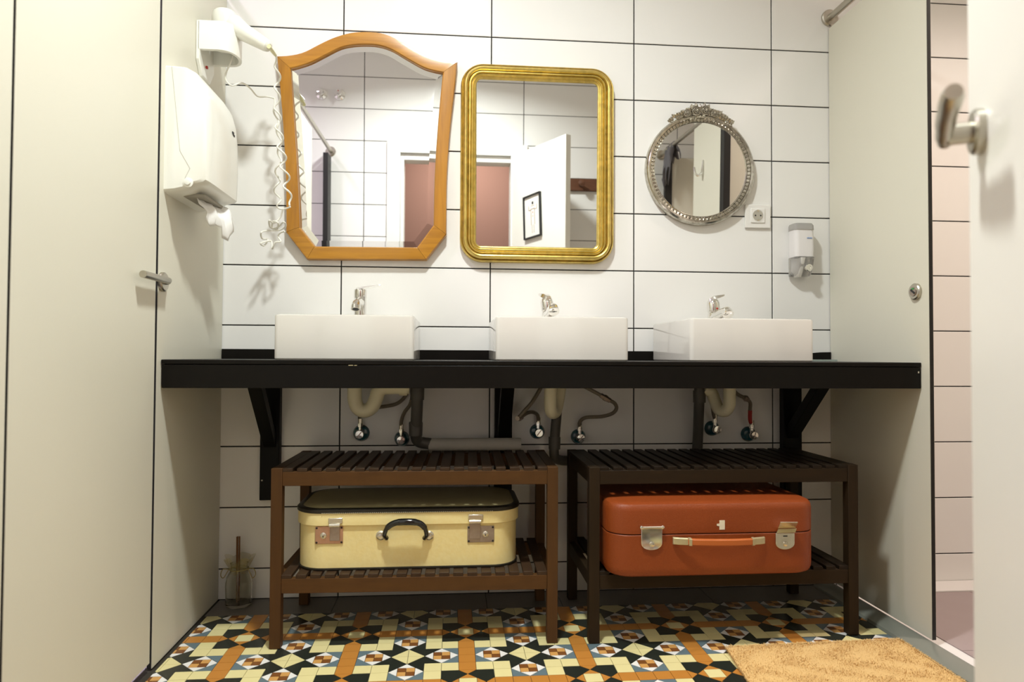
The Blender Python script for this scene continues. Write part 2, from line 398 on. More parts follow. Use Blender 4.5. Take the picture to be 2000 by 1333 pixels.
def clip_poly(poly, lo, hi, ax):
    def cl(pp, val, keep_gt):
        out = []
        for i, p in enumerate(pp):
            q = pp[(i+1) % len(pp)]
            pin = (p[ax] >= val) if keep_gt else (p[ax] <= val); qin = (q[ax] >= val) if keep_gt else (q[ax] <= val)
            if pin: out.append(p)
            if pin != qin:
                t = (val-p[ax])/(q[ax]-p[ax]); out.append((p[0]+(q[0]-p[0])*t, p[1]+(q[1]-p[1])*t))
        return out
    poly = cl(poly, lo, True)
    return cl(poly, hi, False) if len(poly) > 2 else []
def inset(poly, g):
    n = len(poly); A = sum(poly[i][0]*poly[(i+1) % n][1]-poly[(i+1) % n][0]*poly[i][1] for i in range(n))/2
    if A < 0: poly = poly[::-1]
    out = []
    for i in range(n):
        p0, p1, p2 = (Vector(poly[i-1]), Vector(poly[i]), Vector(poly[(i+1) % n]))
        d1 = (p1-p0).normalized(); d2 = (p2-p1).normalized()
        n1 = Vector((-d1.y, d1.x)); n2 = Vector((-d2.y, d2.x)); k = 1+n1.dot(n2)
        o = (n1+n2)/max(k, 0.25); out.append(p1+o*g)
    return out
for i in range(-5, 6):
    for j in range(-7, 4):
        for mi, poly in REP:
            pp = [(OX+(x+7*i)*CELL, OY+(y+7*j)*CELL) for x, y in poly]
            pp = clip_poly(pp, FX0, FX1, 0)
            if len(pp) > 2: pp = clip_poly(pp, YREAR+0.02, -0.142, 1)
            if len(pp) < 3: continue
            # drop duplicate points
            q = [p for k, p in enumerate(pp) if (Vector(p)-Vector(pp[k-1])).length > 1e-4]
            if len(q) < 3: continue
            A = abs(sum(q[k][0]*q[(k+1) % len(q)][1]-q[(k+1) % len(q)][0]*q[k][1] for k in range(len(q)))/2)
            if A < 2e-5: continue
            pieces.append((mi, q, A))
def seen_area(q, A):
    cx = sum(p[0] for p in q)/len(q); cy = sum(p[1] for p in q)/len(q)
    d = Vector((cx, cy, 0))-CAM; z = d.dot(_fw)
    if z < 0.2: return 0
    x = 1000+FPX*d.dot(CR)/z; y = 666.5-FPX*d.dot(CU)/z
    if not (270 < x < 1760 and y < 1338): return 0
    if 0.76 < cx < 1.28 and cy < -0.46: return 0
    return A/z**3
order = sorted(range(len(pieces)), key=lambda k: -seen_area(pieces[k][1], pieces[k][2]))
def piece_mb(q, g=0.0006):
    q = inset(q, g); return [(p[0], p[1], -0.003) for p in q], [(p[0], p[1], 0.0) for p in q]
rest = MB(); restm = []
for rank, k in enumerate(order):
    mi, q, A = pieces[k]
    a, b = piece_mb(q)
    if rank < 290:
        build('tile', MB().loft([a, b]), FM[mi], floor, smooth=False)
    else:
        n0 = len(rest.f); rest.loft([a, b]); restm += [mi]*(len(rest.f)-n0)
ro = build('mosaic_tiles', rest, FM, floor, smooth=False); ro['kind'] = 'stuff'
for p, mi in zip(ro.data.polygons, restm): p.material_index = mi
# plain grey stone strip along the wall
gx = [XL+0.004, -0.37, 0.118, 0.36, 0.86, 1.3]
for a, b in zip(gx, gx[1:]):
    build('stone_tile', MB().box(a+0.001, b-0.001, -0.14, -0.001, -0.003, 0.0005), greyfl_m, floor, smooth=False)
struct('floor_cubicle_left', MB().box(XMIN, XL-0.02, YREAR, 0, -0.05, -0.001), purple_fl, 'pale floor of the left cubicles', smooth=False)
fs = struct('floor_shower', MB().box(XR+0.004, XMAX, YREAR, 0, -0.05, -0.004), tray_m, 'white rimmed shower floor with mauve tiles', smooth=False)
for a, b in ((1.40, 1.78), (1.78, 2.30)):
    for c, d in ((-0.55, -0.10), (-0.95, -0.55), (-1.5, -1.0), (-2.0, -1.5)):
        build('floor_tile', MB().box(a+0.001, b-0.001, c+0.001, d-0.001, -0.004, -0.001), mauve_m, fs, smooth=False)
# grey kerb along the foot of the right partition
prof = [(1.268, -0.002), (1.272, 0.006), (1.285, 0.010), (1.335, 0.012), (1.341, 0.010), (1.341, -0.003)]
struct('trim_2', MB().loft([[(x, y, z) for x, z in prof] for y in (-0.01, -0.5, -1.0, -1.5, YREAR+0.02)], True), kerb_m, 'low grey kerb at the foot of the right partition')
struct('baseboard_shower', MB().box(XR+0.02, XMAX, -0.10, -0.001, -0.004, 0.004), tray_m, 'white ledge along the shower wall', bevel=0.002)

# ------------------------------------------------------------------ lamps
def ceiling_lamp(d, label):
    x, y, z = d['pos']; r = d['r']
    t = thing('ceiling_lamp', label, 'lamp', (x, y, ZC-0.03), 'ceiling lamps')
    build('lamp_ring', MB().loft([[(x+rad*math.cos(a*PI/20), y+rad*math.sin(a*PI/20), zz) for a in range(40)] for rad, zz in ((r+0.02, ZC), (r+0.02, ZC-0.025), (r, ZC-0.028), (r, ZC-0.01))], True, False, False), frame_m, t)
    M = mat('lamp_glow_'+label[:12], (0.9, 0.9, 0.9), 0.5, emit=(d['col'], 6.0))
    build('diffuser', MB().loft([[(x+rad*math.cos(a*PI/20), y+rad*math.sin(a*PI/20), zz) for a in range(40)] for rad, zz in ((r-0.001, ZC-0.012), (r-0.001, ZC-0.02))]), M, t)
    ld = bpy.data.lights.new('lamp_light', 'AREA'); ld.shape = 'DISK'; ld.size = 2*r; ld.energy = d['power']; ld.color = d['col']; ld.spread = math.radians(d['spread'])
    lo = bpy.data.objects.new('lamp_light', ld); C.objects.link(lo); lo.parent = t; lo.location = (0, 0, 0.001)
ceiling_lamp(MAIN_LAMP, 'round ceiling lamp above the middle of the washroom')
ceiling_lamp(SHOWER_LAMP, 'pinkish ceiling lamp inside the right shower')
ceiling_lamp(TOILET_LAMP, 'lilac ceiling lamp inside the left cubicle')
ceiling_lamp(HALL_LAMP, 'warm ceiling lamp in the hall outside the door')

# ------------------------------------------------------------------ partitions
PT = 1.985
def board_x(parent, name, xf, side, y0, y1, z0, z1, t=0.013):
    """vertical board in a plane x=xf (visible face), body behind it; black core on the cut edges"""
    xb = xf - side*t
    e = 0.0012
    build('core', MB().box(min(xf-side*e, xb+side*e), max(xf-side*e, xb+side*e), y0, y1, z0, z1), core_m, parent, smooth=False)
    build(name, MB().box(min(xf, xf-side*e), max(xf, xf-side*e), y0+0.001, y1-0.001, z0+0.001, z1-0.001), panel_m, parent, smooth=False)
    build('back_face', MB().box(min(xb, xb+side*e), max(xb, xb+side*e), y0+0.001, y1-0.001, z0+0.001, z1-0.001), panel_m, parent, smooth=False)
def board_y(parent, name, yf, side, x0, x1, z0, z1, t=0.013):
    yb = yf - side*t; e = 0.0012
    build('core', MB().box(x0, x1, min(yf-side*e, yb+side*e), max(yf-side*e, yb+side*e), z0, z1), core_m, parent, smooth=False)
    build(name, MB().box(x0+0.001, x1-0.001, min(yf, yf-side*e), max(yf, yf-side*e), z0+0.001, z1-0.001), panel_m, parent, smooth=False)
    build('back_face', MB().box(x0+0.001, x1-0.001, min(yb, yb+side*e), max(yb, yb+side*e), z0+0.001, z1-0.001), panel_m, parent, smooth=False)

t = thing('cubicle_partition', 'grey laminate side panel left of the counter, carrying the towel dispenser', 'panel', (XL-0.006, -0.25, 0), 'grey laminate cubicle boards')
board_x(t, 'face', XL, 1, -0.5026, -0.002, 0.002, PT)
# lever lock near its front edge
lp = at_x(319, 551, XL+0.004)
lk = build('lock_rosette', MB().lathe([(0.0, 0.0), (0.0255, 0.0), (0.0255, 0.007), (0.022, 0.010), (0.0, 0.010)], (XL, lp.y, lp.z), 'x'), steel_m, t)
build('lock_lever', MB().tube([(XL+0.006, lp.y, lp.z), (XL+0.016, lp.y, lp.z+0.001), (XL+0.021, lp.y-0.010, lp.z+0.002), (XL+0.021, at_x(279, 543, XL+0.021).y, lp.z+0.002)], [0.008, 0.008, 0.0085, 0.009], 14), steel_m, lk)
build('lock_slot', MB().box(XL+0.0095, XL+0.0105, lp.y+0.006, lp.y+0.016, lp.z-0.002, lp.z+0.002), dark_m, lk, smooth=False)
t = thing('cubicle_door', 'closed grey laminate cubicle door at the left, nearest the camera', 'door', (XL-0.006, -0.81, 0), 'grey laminate cubicle boards')
board_x(t, 'face', XL, 1, -1.094, -0.515, 0.022, PT)
t = thing('cubicle_partition', 'narrow grey panel at the far left edge, beyond the closed cubicle door', 'panel', (XL-0.006, -1.28, 0), 'grey laminate cubicle boards')
board_x(t, 'face', XL, 1, -1.45, -1.100, 0.002, PT)
t = thing('cubicle_post', 'black upright post at the end of the left cubicles, seen in the wooden mirror', 'post', (XL-0.01, -1.99, 0))
build('post', MB().box(XL-0.03, XL, -2.035, -1.93, 0.001, PT), core_m, t, smooth=False, bevel=0.002)

t = thing('cubicle_partition', 'grey laminate side panel right of the counter with a round lock', 'panel', (XR+0.006, -0.26, 0), 'grey laminate cubicle boards')
board_x(t, 'face', XR, -1, -0.512, -0.002, 0.014, PT)
lp = at_x(1790, 570, XR)
lk = build('lock_rosette', MB().lathe([(0.0, 0.0), (0.024, 0.0), (0.024, 0.007), (0.021, 0.010), (0.0, 0.010)], (XR, lp.y, lp.z), (-1, 0, 0)), steel_m, t)
build('lock_inset', MB().lathe([(0.0, 0.0), (0.014, 0.0), (0.0135, 0.0025), (0.0, 0.0025)], (XR-0.0095, lp.y, lp.z), (-1, 0, 0)), pewter_m, lk)
build('indicator', MB().box(XR-0.0128, XR-0.0115, lp.y-0.006, lp.y+0.004, lp.z+0.006, lp.z+0.010), green_m, lk, smooth=False)
sb = MB().box(XR-0.0135, XR-0.0115, lp.y-0.010, lp.y+0.010, lp.z-0.0025, lp.z+0.0025); sb.rot((XR, lp.y, lp.z-0.001), 'X', 0.6)
build('coin_slot', sb, dark_m, lk, smooth=False)
build('thumb_turn', MB().lathe([(0.0, 0.0), (0.020, 0.0), (0.020, 0.008), (0.009, 0.012), (0.008, 0.028), (0.0, 0.03)], (XR+0.013, lp.y, lp.z), 'x'), steel_m, t)
t = thing('shower_partition', 'grey partition board dividing the showers, black edge seen in the round mirror', 'panel', (1.83, -1.02, 0), 'grey laminate cubicle boards')
board_y(t, 'face', -1.01, 1, XR+0.03, XMAX-0.002, 0.014, PT)
build('edge_post', MB().box(XR, XR+0.035, -1.04, -1.0, 0.014, PT), core_m, t, smooth=False, bevel=0.002)
t = thing('cubicle_partition', 'pale panel with a coat hook, seen in the round mirror', 'panel', (XR+0.006, -1.24, 0), 'grey laminate cubicle boards')
board_x(t, 'face', XR, -1, -1.43, -1.045, 0.014, ZC-0.35)
hk = build('coat_hook', MB().tube(smoothline([(XR-0.002, -1.277, 1.805), (XR-0.006, -1.277, 1.765), (XR-0.012, -1.277, 1.735), (XR-0.03, -1.285, 1.725), (XR-0.042, -1.29, 1.745), (XR-0.046, -1.292, 1.77)], 5), 0.006, 8), chrome_m, t)
t = thing('cubicle_door', 'open grey cubicle door near the doorway wall, seen in the round mirror', 'door', (1.66, -1.97, 0), 'grey laminate cubicle boards')
board_y(t, 'face', -1.955, 1, XR+0.045, 1.95, 0.02, PT)
build('edge_post', MB().box(XR, XR+0.045, -1.98, -1.945, 0.014, PT), core_m, t, smooth=False, bevel=0.002)
def rail(x, label, z=2.026, zf=2.023):
    t = thing('support_rail', label, 'rail', (x, -1.0, z), 'round steel rails above the partitions')
    build('tube', MB().tube([(x, -0.005, zf), (x, -1.0, (z+zf)/2), (x, YREAR+0.005, z)], 0.0125, 16), steel_m, t)
    build('flange', MB().lathe([(0, 0), (0.030, 0), (0.030, 0.008), (0.027, 0.011), (0.0, 0.011)], (x, 0, zf), 'y'), steel_m, t)
    build('flange', MB().lathe([(0, 0), (0.030, 0), (0.030, 0.008), (0.027, 0.011), (0.0, 0.011)], (x, YREAR, z), (0, 1, 0)), steel_m, t)
rail(XL-0.006, 'round steel rail above the left panels, seen in the wooden mirror')
rail(XR+0.004, 'round steel rail above the right panel with a wall flange')
# cloth hung over the rail (seen in the round mirror)
mb = MB(); ring = []
for i in range(9):
    row = []
    for j in range(13):
        u = j/12; s = (i/8-0.5)
        yy = -1.925+0.15*i/8+0.012*math.sin(9*u+i); a = u*2-1
        zz = 2.046 - (abs(a)**1.6)*(0.26 if a < 0 else 0.10)*(0.8+0.3*math.sin(i*1.7)) ; xx = XR+0.004 + 0.034*a + 0.012*math.sin(i*2.1+j*0.9)
        if abs(a) < 0.3: xx = XR+0.004+0.034*a; zz = 2.043
        row.append(Vector((xx, yy, zz)))
    ring.append(row)
mb.loft(ring, closed=False)
o = build('hung_cloth', mb, cloth_m); md = o.modifiers.new('thick', 'SOLIDIFY'); md.thickness = 0.004
tag(o, 'crumpled dark grey cloth over the rail, seen in the round mirror', 'cloth')

# ------------------------------------------------------------------ room door (open, at the right)
HP = Vector((0.367, YREAR, 0)); FP = Vector((0.637, -1.544, 0)); dd = (FP-HP).normalized(); dn = Vector((-dd.y, dd.x, 0))   # dn: towards the left/mirror-side face
DL = (FP-HP).length
def dpt(s, n, z): return HP + dd*s + dn*n + Vector((0, 0, z))
def dbox(mb, s0, s1, n0, n1, z0, z1):
    return mb.prism([dpt(s0, n0, z0), dpt(s1, n0, z0), dpt(s1, n1, z0), dpt(s0, n1, z0)], (0, 0, z1-z0))
t = thing('door_1', 'open white door at the right edge with a steel lever handle', None, (0.5, -1.8, 0), kind='structure')
build('leaf', dbox(MB(), 0.004, DL, -0.035, 0.0, 0.008, 2.03), door_m, t, smooth=False, bevel=0.0015)
hp = dpt(0.515, 0.0, 1.062)
h = build('handle', MB().lathe([(0, 0), (0.026, 0), (0.026, 0.008), (0.023, 0.011), (0.0, 0.011)], hp, dn), steel_m, t)
a = dpt(0.515, 0.009, 1.062); b = dpt(0.515, 0.034, 1.062)
build('spindle', MB().tube([a, b], 0.0125, 14), steel_m, h)
build('lever', MB().tube(smoothline([dpt(0.530, 0.034, 1.058), dpt(0.51, 0.038, 1.061), dpt(0.46, 0.044, 1.068), dpt(0.40, 0.048, 1.074)], 5), [0.0085]*4+[0.0095]*4+[0.0105]*4+[0.0112]*3+[0.0085], 28), steel_m, h)
h2 = build('handle', MB().lathe([(0, 0), (0.026, 0), (0.026, 0.008), (0.0, 0.011)], dpt(0.515, -0.035, 1.062), -dn), steel_m, t)
build('lever', MB().tube([dpt(0.515, -0.045, 1.062), dpt(0.515, -0.08, 1.062), dpt(0.50, -0.086, 1.062), dpt(0.40, -0.086, 1.062)], 0.010, 12), steel_m, h2)
# framed print hanging on the door (seen in the gold mirror)
t = thing('framed_print', 'small black framed drawing on the white door, seen in the gold mirror', 'picture', dpt(0.26, 0.01, 1.477))
def dquad(s0, s1, z0, z1, n0, n1, tilt=0.055):
    mb = MB(); c = (0.26, 1.65); DZP = -0.043
    P = []
    for s, z in ((s0, z0), (s1, z0), (s1, z1), (s0, z1)):
        ds, dz = s-c[0], z-c[1]; P.append((c[0]+ds*math.cos(tilt)+dz*math.sin(-tilt)*1.0, c[1]+dz*math.cos(tilt)+ds*math.sin(tilt)))
    return mb.prism([dpt(s, n0, z+DZP) for s, z in P], dn*(n1-n0))
for s0, s1, z0, z1 in ((0.170, 0.178, 1.52, 1.785), (0.342, 0.350, 1.52, 1.785), (0.178, 0.342, 1.52, 1.528), (0.178, 0.342, 1.777, 1.785)):
    build('frame_bar', dquad(s0, s1, z0, z1, 0.001, 0.016), dark_m, t, smooth=False)
pp = build('print', dquad(0.176, 0.344, 1.526, 1.779, 0.001, 0.006), art_m, t, smooth=False)
for s0, s1, z0, z1, mm in ((0.255, 0.272, 1.725, 1.742, dark_m), (0.246, 0.281, 1.715, 1.718, ink_m), (0.243, 0.247, 1.60, 1.70, ink_m), (0.280, 0.284, 1.60, 1.70, ink_m), (0.247, 0.280, 1.695, 1.699, ink_m), (0.259, 0.266, 1.672, 1.680, inkred_m), (0.260, 0.266, 1.650, 1.656, inkred_m), (0.252, 0.255, 1.55, 1.60, ink_m), (0.272, 0.275, 1.55, 1.60, ink_m), (0.222, 0.243, 1.690, 1.694, ink_m), (0.284, 0.305, 1.690, 1.694, ink_m), (0.219, 0.223, 1.692, 1.72, ink_m), (0.304, 0.308, 1.692, 1.72, ink_m)):
    build('drawing_mark', dquad(s0, s1, z0, z1, 0.006, 0.0066), mm, pp, smooth=False)
# coat rack on the rear wall
t = thing('coat_rack', 'dark wooden peg board on the tiled wall, seen in the gold mirror', 'coat rack', (0.95, YREAR+0.01, 1.82))
build('board', MB().box(0.70, 1.22, YREAR, YREAR+0.02, 1.818, 1.895), walnut_m, t, bevel=0.003)
for x in (0.815, 0.965, 1.115):
    build('peg', MB().lathe([(0, 0), (0.012, 0), (0.011, 0.03), (0.021, 0.04), (0.021, 0.052), (0.0, 0.058)], (x, YREAR+0.018, 1.858), (0, 1, 0), 16), walnut_m, t)
# stop valves high on the rear wall
for x, nm in ((-0.818, 'left'), (-0.708, 'right')):
    t = thing('stop_valve', 'chrome wall stopcock, %s of a pair seen in the wooden mirror' % ('shadowed left one' if nm == 'left' else 'red dotted right one'), 'valve', (x, YREAR+0.01, 2.345), 'chrome stopcocks on the doorway wall')
    build('escutcheon', MB().lathe([(0, 0), (0.036, 0), (0.034, 0.008), (0.016, 0.014), (0.016, 0.03), (0, 0.03)], (x, YREAR, 2.38), (0, 1, 0)), chrome_m, t)
    build('knob', MB().lathe([(0, 0), (0.020, 0), (0.022, 0.02), (0.018, 0.03), (0.0, 0.032)], (x, YREAR+0.03, 2.38), (0, 1, 0)), chrome_m, t)
    build('handle', MB().tube([(x, YREAR+0.045, 2.38), (x, YREAR+0.052, 2.34)], 0.006, 8), chrome_m, t)
    if nm == 'right': build('hot_dot', MB().sphere((x, YREAR+0.061, 2.386), 0.004, 8), redtape_m, t)

# ------------------------------------------------------------------ counter
YF = -0.4795; ZT = 0.7887; ZB = 0.7142
t = thing('counter', 'long black shelf counter carrying three white basins', 'counter', ((XL+XR)/2, -0.24, ZB))
build('top', MB().box(XL+0.001, XR-0.001, YF, -0.001, ZT-0.012, ZT), counter_m, t, bevel=0.002)
build('fascia', MB().box(XL+0.003, XR-0.002, YF+0.001, YF+0.021, ZB, ZT-0.0135), counter_m, t, bevel=0.0015)
build('deck', MB().box(XL+0.002, XR-0.002, YF+0.021, -0.001, ZT-0.035, ZT-0.0125), counter_m, t, smooth=False)
mb = MB(); pts = [(XL+0.002, ZT)]
for i in range(60):
    x = XL+0.002+(XR-XL-0.004)*i/59; z = ZT+0.0325
    if x > 1.245: z = ZT+0.0275+0.004*math.sin(x*170)+0.002*math.sin(x*410)
    pts.append((x, z))
pts.append((XR-0.002, ZT))
mb.prism([(x, -0.001, z) for x, z in pts], (0, -0.009, 0))
o = build('backsplash_strip', mb, counter_m, smooth=False); tag(o, 'low black strip along the wall behind the basins', 'strip')
c = at_y(690+4, 716, YF)
build('chip', MB().box(c.x-0.018, c.x-0.006, YF-0.0005, YF+0.003, ZT-0.0145, ZT-0.0125), brass_m, t, smooth=False)
build('chip', MB().box(c.x-0.003, c.x+0.004, YF-0.0005, YF+0.003, ZT-0.0145, ZT-0.0128), brass_m, t, smooth=False)
c = at_y(1794, 728, YF)
build('chip', MB().box(c.x-0.001, c.x+0.002, YF-0.0002, YF+0.003, c.z-0.002, c.z+0.003), tape_m, t, smooth=False)
o = build('glazing_strip', MB().box(1.125, XR-0.002, -0.05, -0.03, ZT+0.0005, ZT+0.0065), mat('pale_green_strip', (0.42, 0.48, 0.43), 0.3))
tag(o, 'thin pale green strip lying on the counter beside the right basin', 'strip')

# ------------------------------------------------------------------ basins
BT = 0.9151
BAS = [(-0.488, -0.106, 'left white rectangular basin under the wooden mirror'), (0.1237, 0.5064, 'middle white rectangular basin under the gold mirror'), (0.6893, 1.0631, 'right white rectangular basin under the round mirror')]
for x0, x1, lab in BAS:
    t = thing('basin', lab, 'basin', ((x0+x1)/2, -0.21, ZT), 'white ceramic basins on the counter')
    y0, y1 = -0.40, -0.02; r = 0.012
    ring = lambda i, z, rad: [(x, y, z) for x, y in rr(x0+i, x1-i, y0+i, y1-i, rad, 5)]
    inner = lambda i, z, rad, yb=0.11: [(x, y, z) for x, y in rr(x0+i, x1-i, y0+i, y1-yb, rad, 5)]
    mb = MB().loft([ring(0.003, ZT, r), ring(0.0, ZT+0.004, r), ring(0, BT-0.006, r), ring(0.0015, BT-0.0018, r), ring(0.006, BT, r), inner(0.012, BT, r), inner(0.016, BT-0.004, r), inner(0.020, BT-0.05, 0.02), inner(0.05, BT-0.092, 0.03, 0.14), inner(0.13, BT-0.098, 0.03, 0.20)])
    build('bowl', mb, ceramic_m, t)
    cx = (x0+x1)/2
    build('drain', MB().lathe([(0, 0), (0.022, 0), (0.021, 0.003), (0.0, 0.004)], (cx, -0.28, BT-0.0979), 'z'), chrome_m, t)

# ------------------------------------------------------------------ taps
t0 = at_y(703.5, 617, -0.085); x = t0.x; y = -0.085
t = thing('basin_tap', 'chrome mixer tap with a flat lever pointing right, on the left basin', 'tap', (x, y, BT), 'chrome mixer taps')
zt = at_y(703, 566, y).z
build('body', MB().lathe([(0, 0), (0.0235, 0), (0.0235, 0.004), (0.0195, 0.008), (0.0195, zt-BT-0.028), (0.0205, zt-BT-0.026), (0.0205, zt-BT-0.004), (0.019, zt-BT), (0.0, zt-BT+0.001)], (x, y, BT)), chrome_m, t)
build('spout', MB().tube(smoothline([(x, y-0.008, BT+0.055), (x-0.001, y-0.04, BT+0.056), (x-0.002, y-0.075, BT+0.048), (x-0.002, y-0.090, BT+0.036)], 6), [0.0155]*8+[0.014]*11, 16), chrome_m, t)
build('aerator', MB().lathe([(0, 0), (0.0145, 0), (0.0145, 0.012), (0, 0.012)], (x-0.002, y-0.088, BT+0.041), (0, -0.35, -0.9)), chrome_m, t)
build('aerator_screen', MB().lathe([(0, 0), (0.0105, 0), (0, 0.001)], (x-0.002, y-0.0921, BT+0.0297), (0, -0.35, -0.9)), dark_m, t)
le = at_y(745, 558, y-0.01)
build('lever', MB().loft([[(x-0.012+f*(le.x-x+0.012), y-0.004-0.004*f+dy*(0.012-0.004*f), zt-0.002+(le.z-zt+0.002)*f+dz) for dy, dz in ((-1, 0), (1, 0), (1, th), (-1, th))] for f, th in ((0, 0.006), (0.3, 0.0055), (0.75, 0.003), (1, 0.0025))]), chrome_m, t, bevel=0.001)
def tap(px, py, label, rise, length, levang, lean):
    y = -0.085; x = at_y(px, py, y).x
    t = thing('basin_tap', label, 'tap', (x, y, BT), 'chrome mixer taps')
    build('body', MB().lathe([(0, 0), (0.025, 0), (0.025, 0.004), (0.021, 0.010), (0.0195, 0.036), (0.0, 0.038)], (x, y, BT)), chrome_m, t)
    build('spout', MB().tube(smoothline([(x, y+0.004, BT+0.010), (x, y-0.03, BT+0.024), (x, y-length*0.7, BT+rise-0.004), (x, y-length, BT+rise-0.002)], 6), [0.0185]*7+[0.0155]*12, 18), chrome_m, t)
    build('aerator', MB().lathe([(0, 0), (0.0165, 0), (0.0175, 0.004), (0.0175, 0.017), (0.013, 0.019), (0, 0.018)], (x, y-length+0.004, BT+rise-0.002), (0, -0.75, -0.65)), chrome_m, t)
    top = BT+0.036
    build('cartridge_cap', MB().lathe([(0, 0), (0.0195, 0), (0.0215, 0.006), (0.0215, 0.030), (0.0195, 0.040), (0.013, 0.047), (0, 0.049)], (x, y, top), (lean, 0.10, 1)), chrome_m, t)
    dirx, diry = math.sin(levang), -math.cos(levang)
    P = [(-0.016, 0.040, 0.012, 0.008), (0.0, 0.050, 0.018, 0.007), (0.02, 0.055, 0.016, 0.005), (0.036, 0.060, 0.010, 0.003)]
    rings = []
    for d, hh, wd, th in P:
        c = Vector((x+lean*0.05+dirx*d, y+diry*d, top+hh)); sd = Vector((-diry, dirx, 0))
        rings.append([c-sd*wd-Vector((0, 0, th)), c+sd*wd-Vector((0, 0, th)), c+sd*wd*0.7+Vector((0, 0, th)), c-sd*wd*0.7+Vector((0, 0, th))])
    build('lever', MB().loft(rings), chrome_m, t, bevel=0.002)
    build('temperature_dot', MB().sphere((x+0.004, y-0.0215, top+0.014), 0.0035, 8), redtape_m, t)
tap(1070, 612, 'chrome mixer tap on the middle basin, lever tipped back to the left', 0.040, 0.125, math.radians(205), -0.10)
tap(1394, 612, 'chrome mixer tap on the right basin, lever pointing right', 0.036, 0.115, math.radians(75), -0.02)

# ------------------------------------------------------------------ wooden mirror
YM = -0.034
def P2(l, Y): return [at_y(a, b, Y) for a, b in l]
W_out = {'top': [(539.9, 108.6), (563.4, 107.4), (591.7, 101.3), (624, 85), (652.5, 72), (685, 62.8), (713, 60.8), (741.7, 62.8), (766, 70.9), (786, 83), (810.5, 97.2), (834.8, 109.4), (863, 117.5), (893.6, 120.3)],
 'right': [(893.6, 120.3), (887.5, 178.3), (879.4, 251.2), (873.3, 344.4), (872, 457.9)], 'cr': [(872, 457.9), (832.8, 507.7)], 'bottom': [(832.8, 507.7), (599, 506.5)], 'cl': [(599, 506.5), (558, 453.8)],
 'left': [(558, 453.8), (558, 405), (557.3, 344), (553, 259), (547, 182), (539.9, 108.6)]}
W_in = {'top': [(567.4, 133.7), (583.6, 129.7), (608, 121.5), (636, 107.4), (664.7, 93.2), (689, 88), (717.3, 86.7), (741.7, 89), (766, 97.2), (790.3, 111.4), (822.7, 129.7), (843, 137), (865.2, 141.8)],
 'right': [(865.2, 141.8), (861, 182), (855, 251), (849, 344), (847, 439.6)], 'cr': [(847, 439.6), (814.6, 483.4)], 'bottom': [(814.6, 483.4), (614, 481.4)], 'cl': [(614, 481.4), (584.8, 443.7)],
 'left': [(584.8, 443.7), (583.6, 405), (579.6, 324), (573.5, 227), (569.5, 170), (567.4, 133.7)]}
t = thing('wall_mirror', 'tall mirror in an arched honey-coloured wooden frame, left of the gold mirror', 'mirror', at_y(716, 507, -0.02), 'mirrors above the basins')
prof = [(0, 0.0), (0, -0.028), (0.06, -0.033), (0.5, -0.035), (0.93, -0.034), (1.0, -0.030), (1.0, -0.016), (0.9, -0.006)]
glass_out = []
for seg, n in (('top', 40), ('right', 14), ('cr', 4), ('bottom', 6), ('cl', 4), ('left', 14)):
    a = smoothline(P2(W_out[seg], YM), 4) if len(W_out[seg]) > 2 else P2(W_out[seg], YM)
    b = smoothline(P2(W_in[seg], YM), 4) if len(W_in[seg]) > 2 else P2(W_in[seg], YM)
    a = resample(a, n); b = resample(b, n)
    rings = []
    for i, (p, q) in enumerate(zip(a, b)):
        row = []
        for tt, d in prof:
            v = p.lerp(q, tt); row.append(Vector((v.x, d, v.z)))
        rings.append(row)
    g = 0.0004   # hairline mitre joints
    rings[0] = [v.lerp(w_, g/max((v-w_).length, 1e-6)) for v, w_ in zip(rings[0], rings[1])]
    rings[-1] = [v.lerp(w_, g/max((v-w_).length, 1e-6)) for v, w_ in zip(rings[-1], rings[-2])]
    build({'top': 'top_rail', 'bottom': 'bottom_rail', 'left': 'stile', 'right': 'stile', 'cr': 'corner_rail', 'cl': 'corner_rail'}[seg], MB().loft(rings), oakz_m if seg in ('left', 'right') else oakx_m, t)
    glass_out += [Vector((v.x, 0, v.z)) for v in b[:-1]]
cen = sum(glass_out, Vector())/len(glass_out)
def offs(poly, d):
    n = len(poly); out = []
    for i in range(n):
        p0, p1, p2 = poly[i-1], poly[i], poly[(i+1) % n]
        d1 = (p1-p0).normalized(); d2 = (p2-p1).normalized()
        n1 = Vector((-d1.z, 0, d1.x)); n2 = Vector((-d2.z, 0, d2.x)); nn = (n1+n2)/max(1+n1.dot(n2), 0.4)
        if nn.dot(cen-p1) < 0: nn = -nn
        out.append(p1+nn*d)
    return out
gi = offs(glass_out, 0.022); go = offs(glass_out, -0.004)
TL = 0.0122   # the glass leans a little towards the room at the top
lean = lambda z: -(z-cen.z)*TL
mb = MB().loft([[(p.x, -0.012+lean(p.z), p.z) for p in go], [(p.x, -0.0205+lean(p.z), p.z) for p in go], [(p.x, -0.0225+lean(p.z), p.z) for p in gi]])
build('bevelled_glass', mb, mirror_m, t, smooth=False)

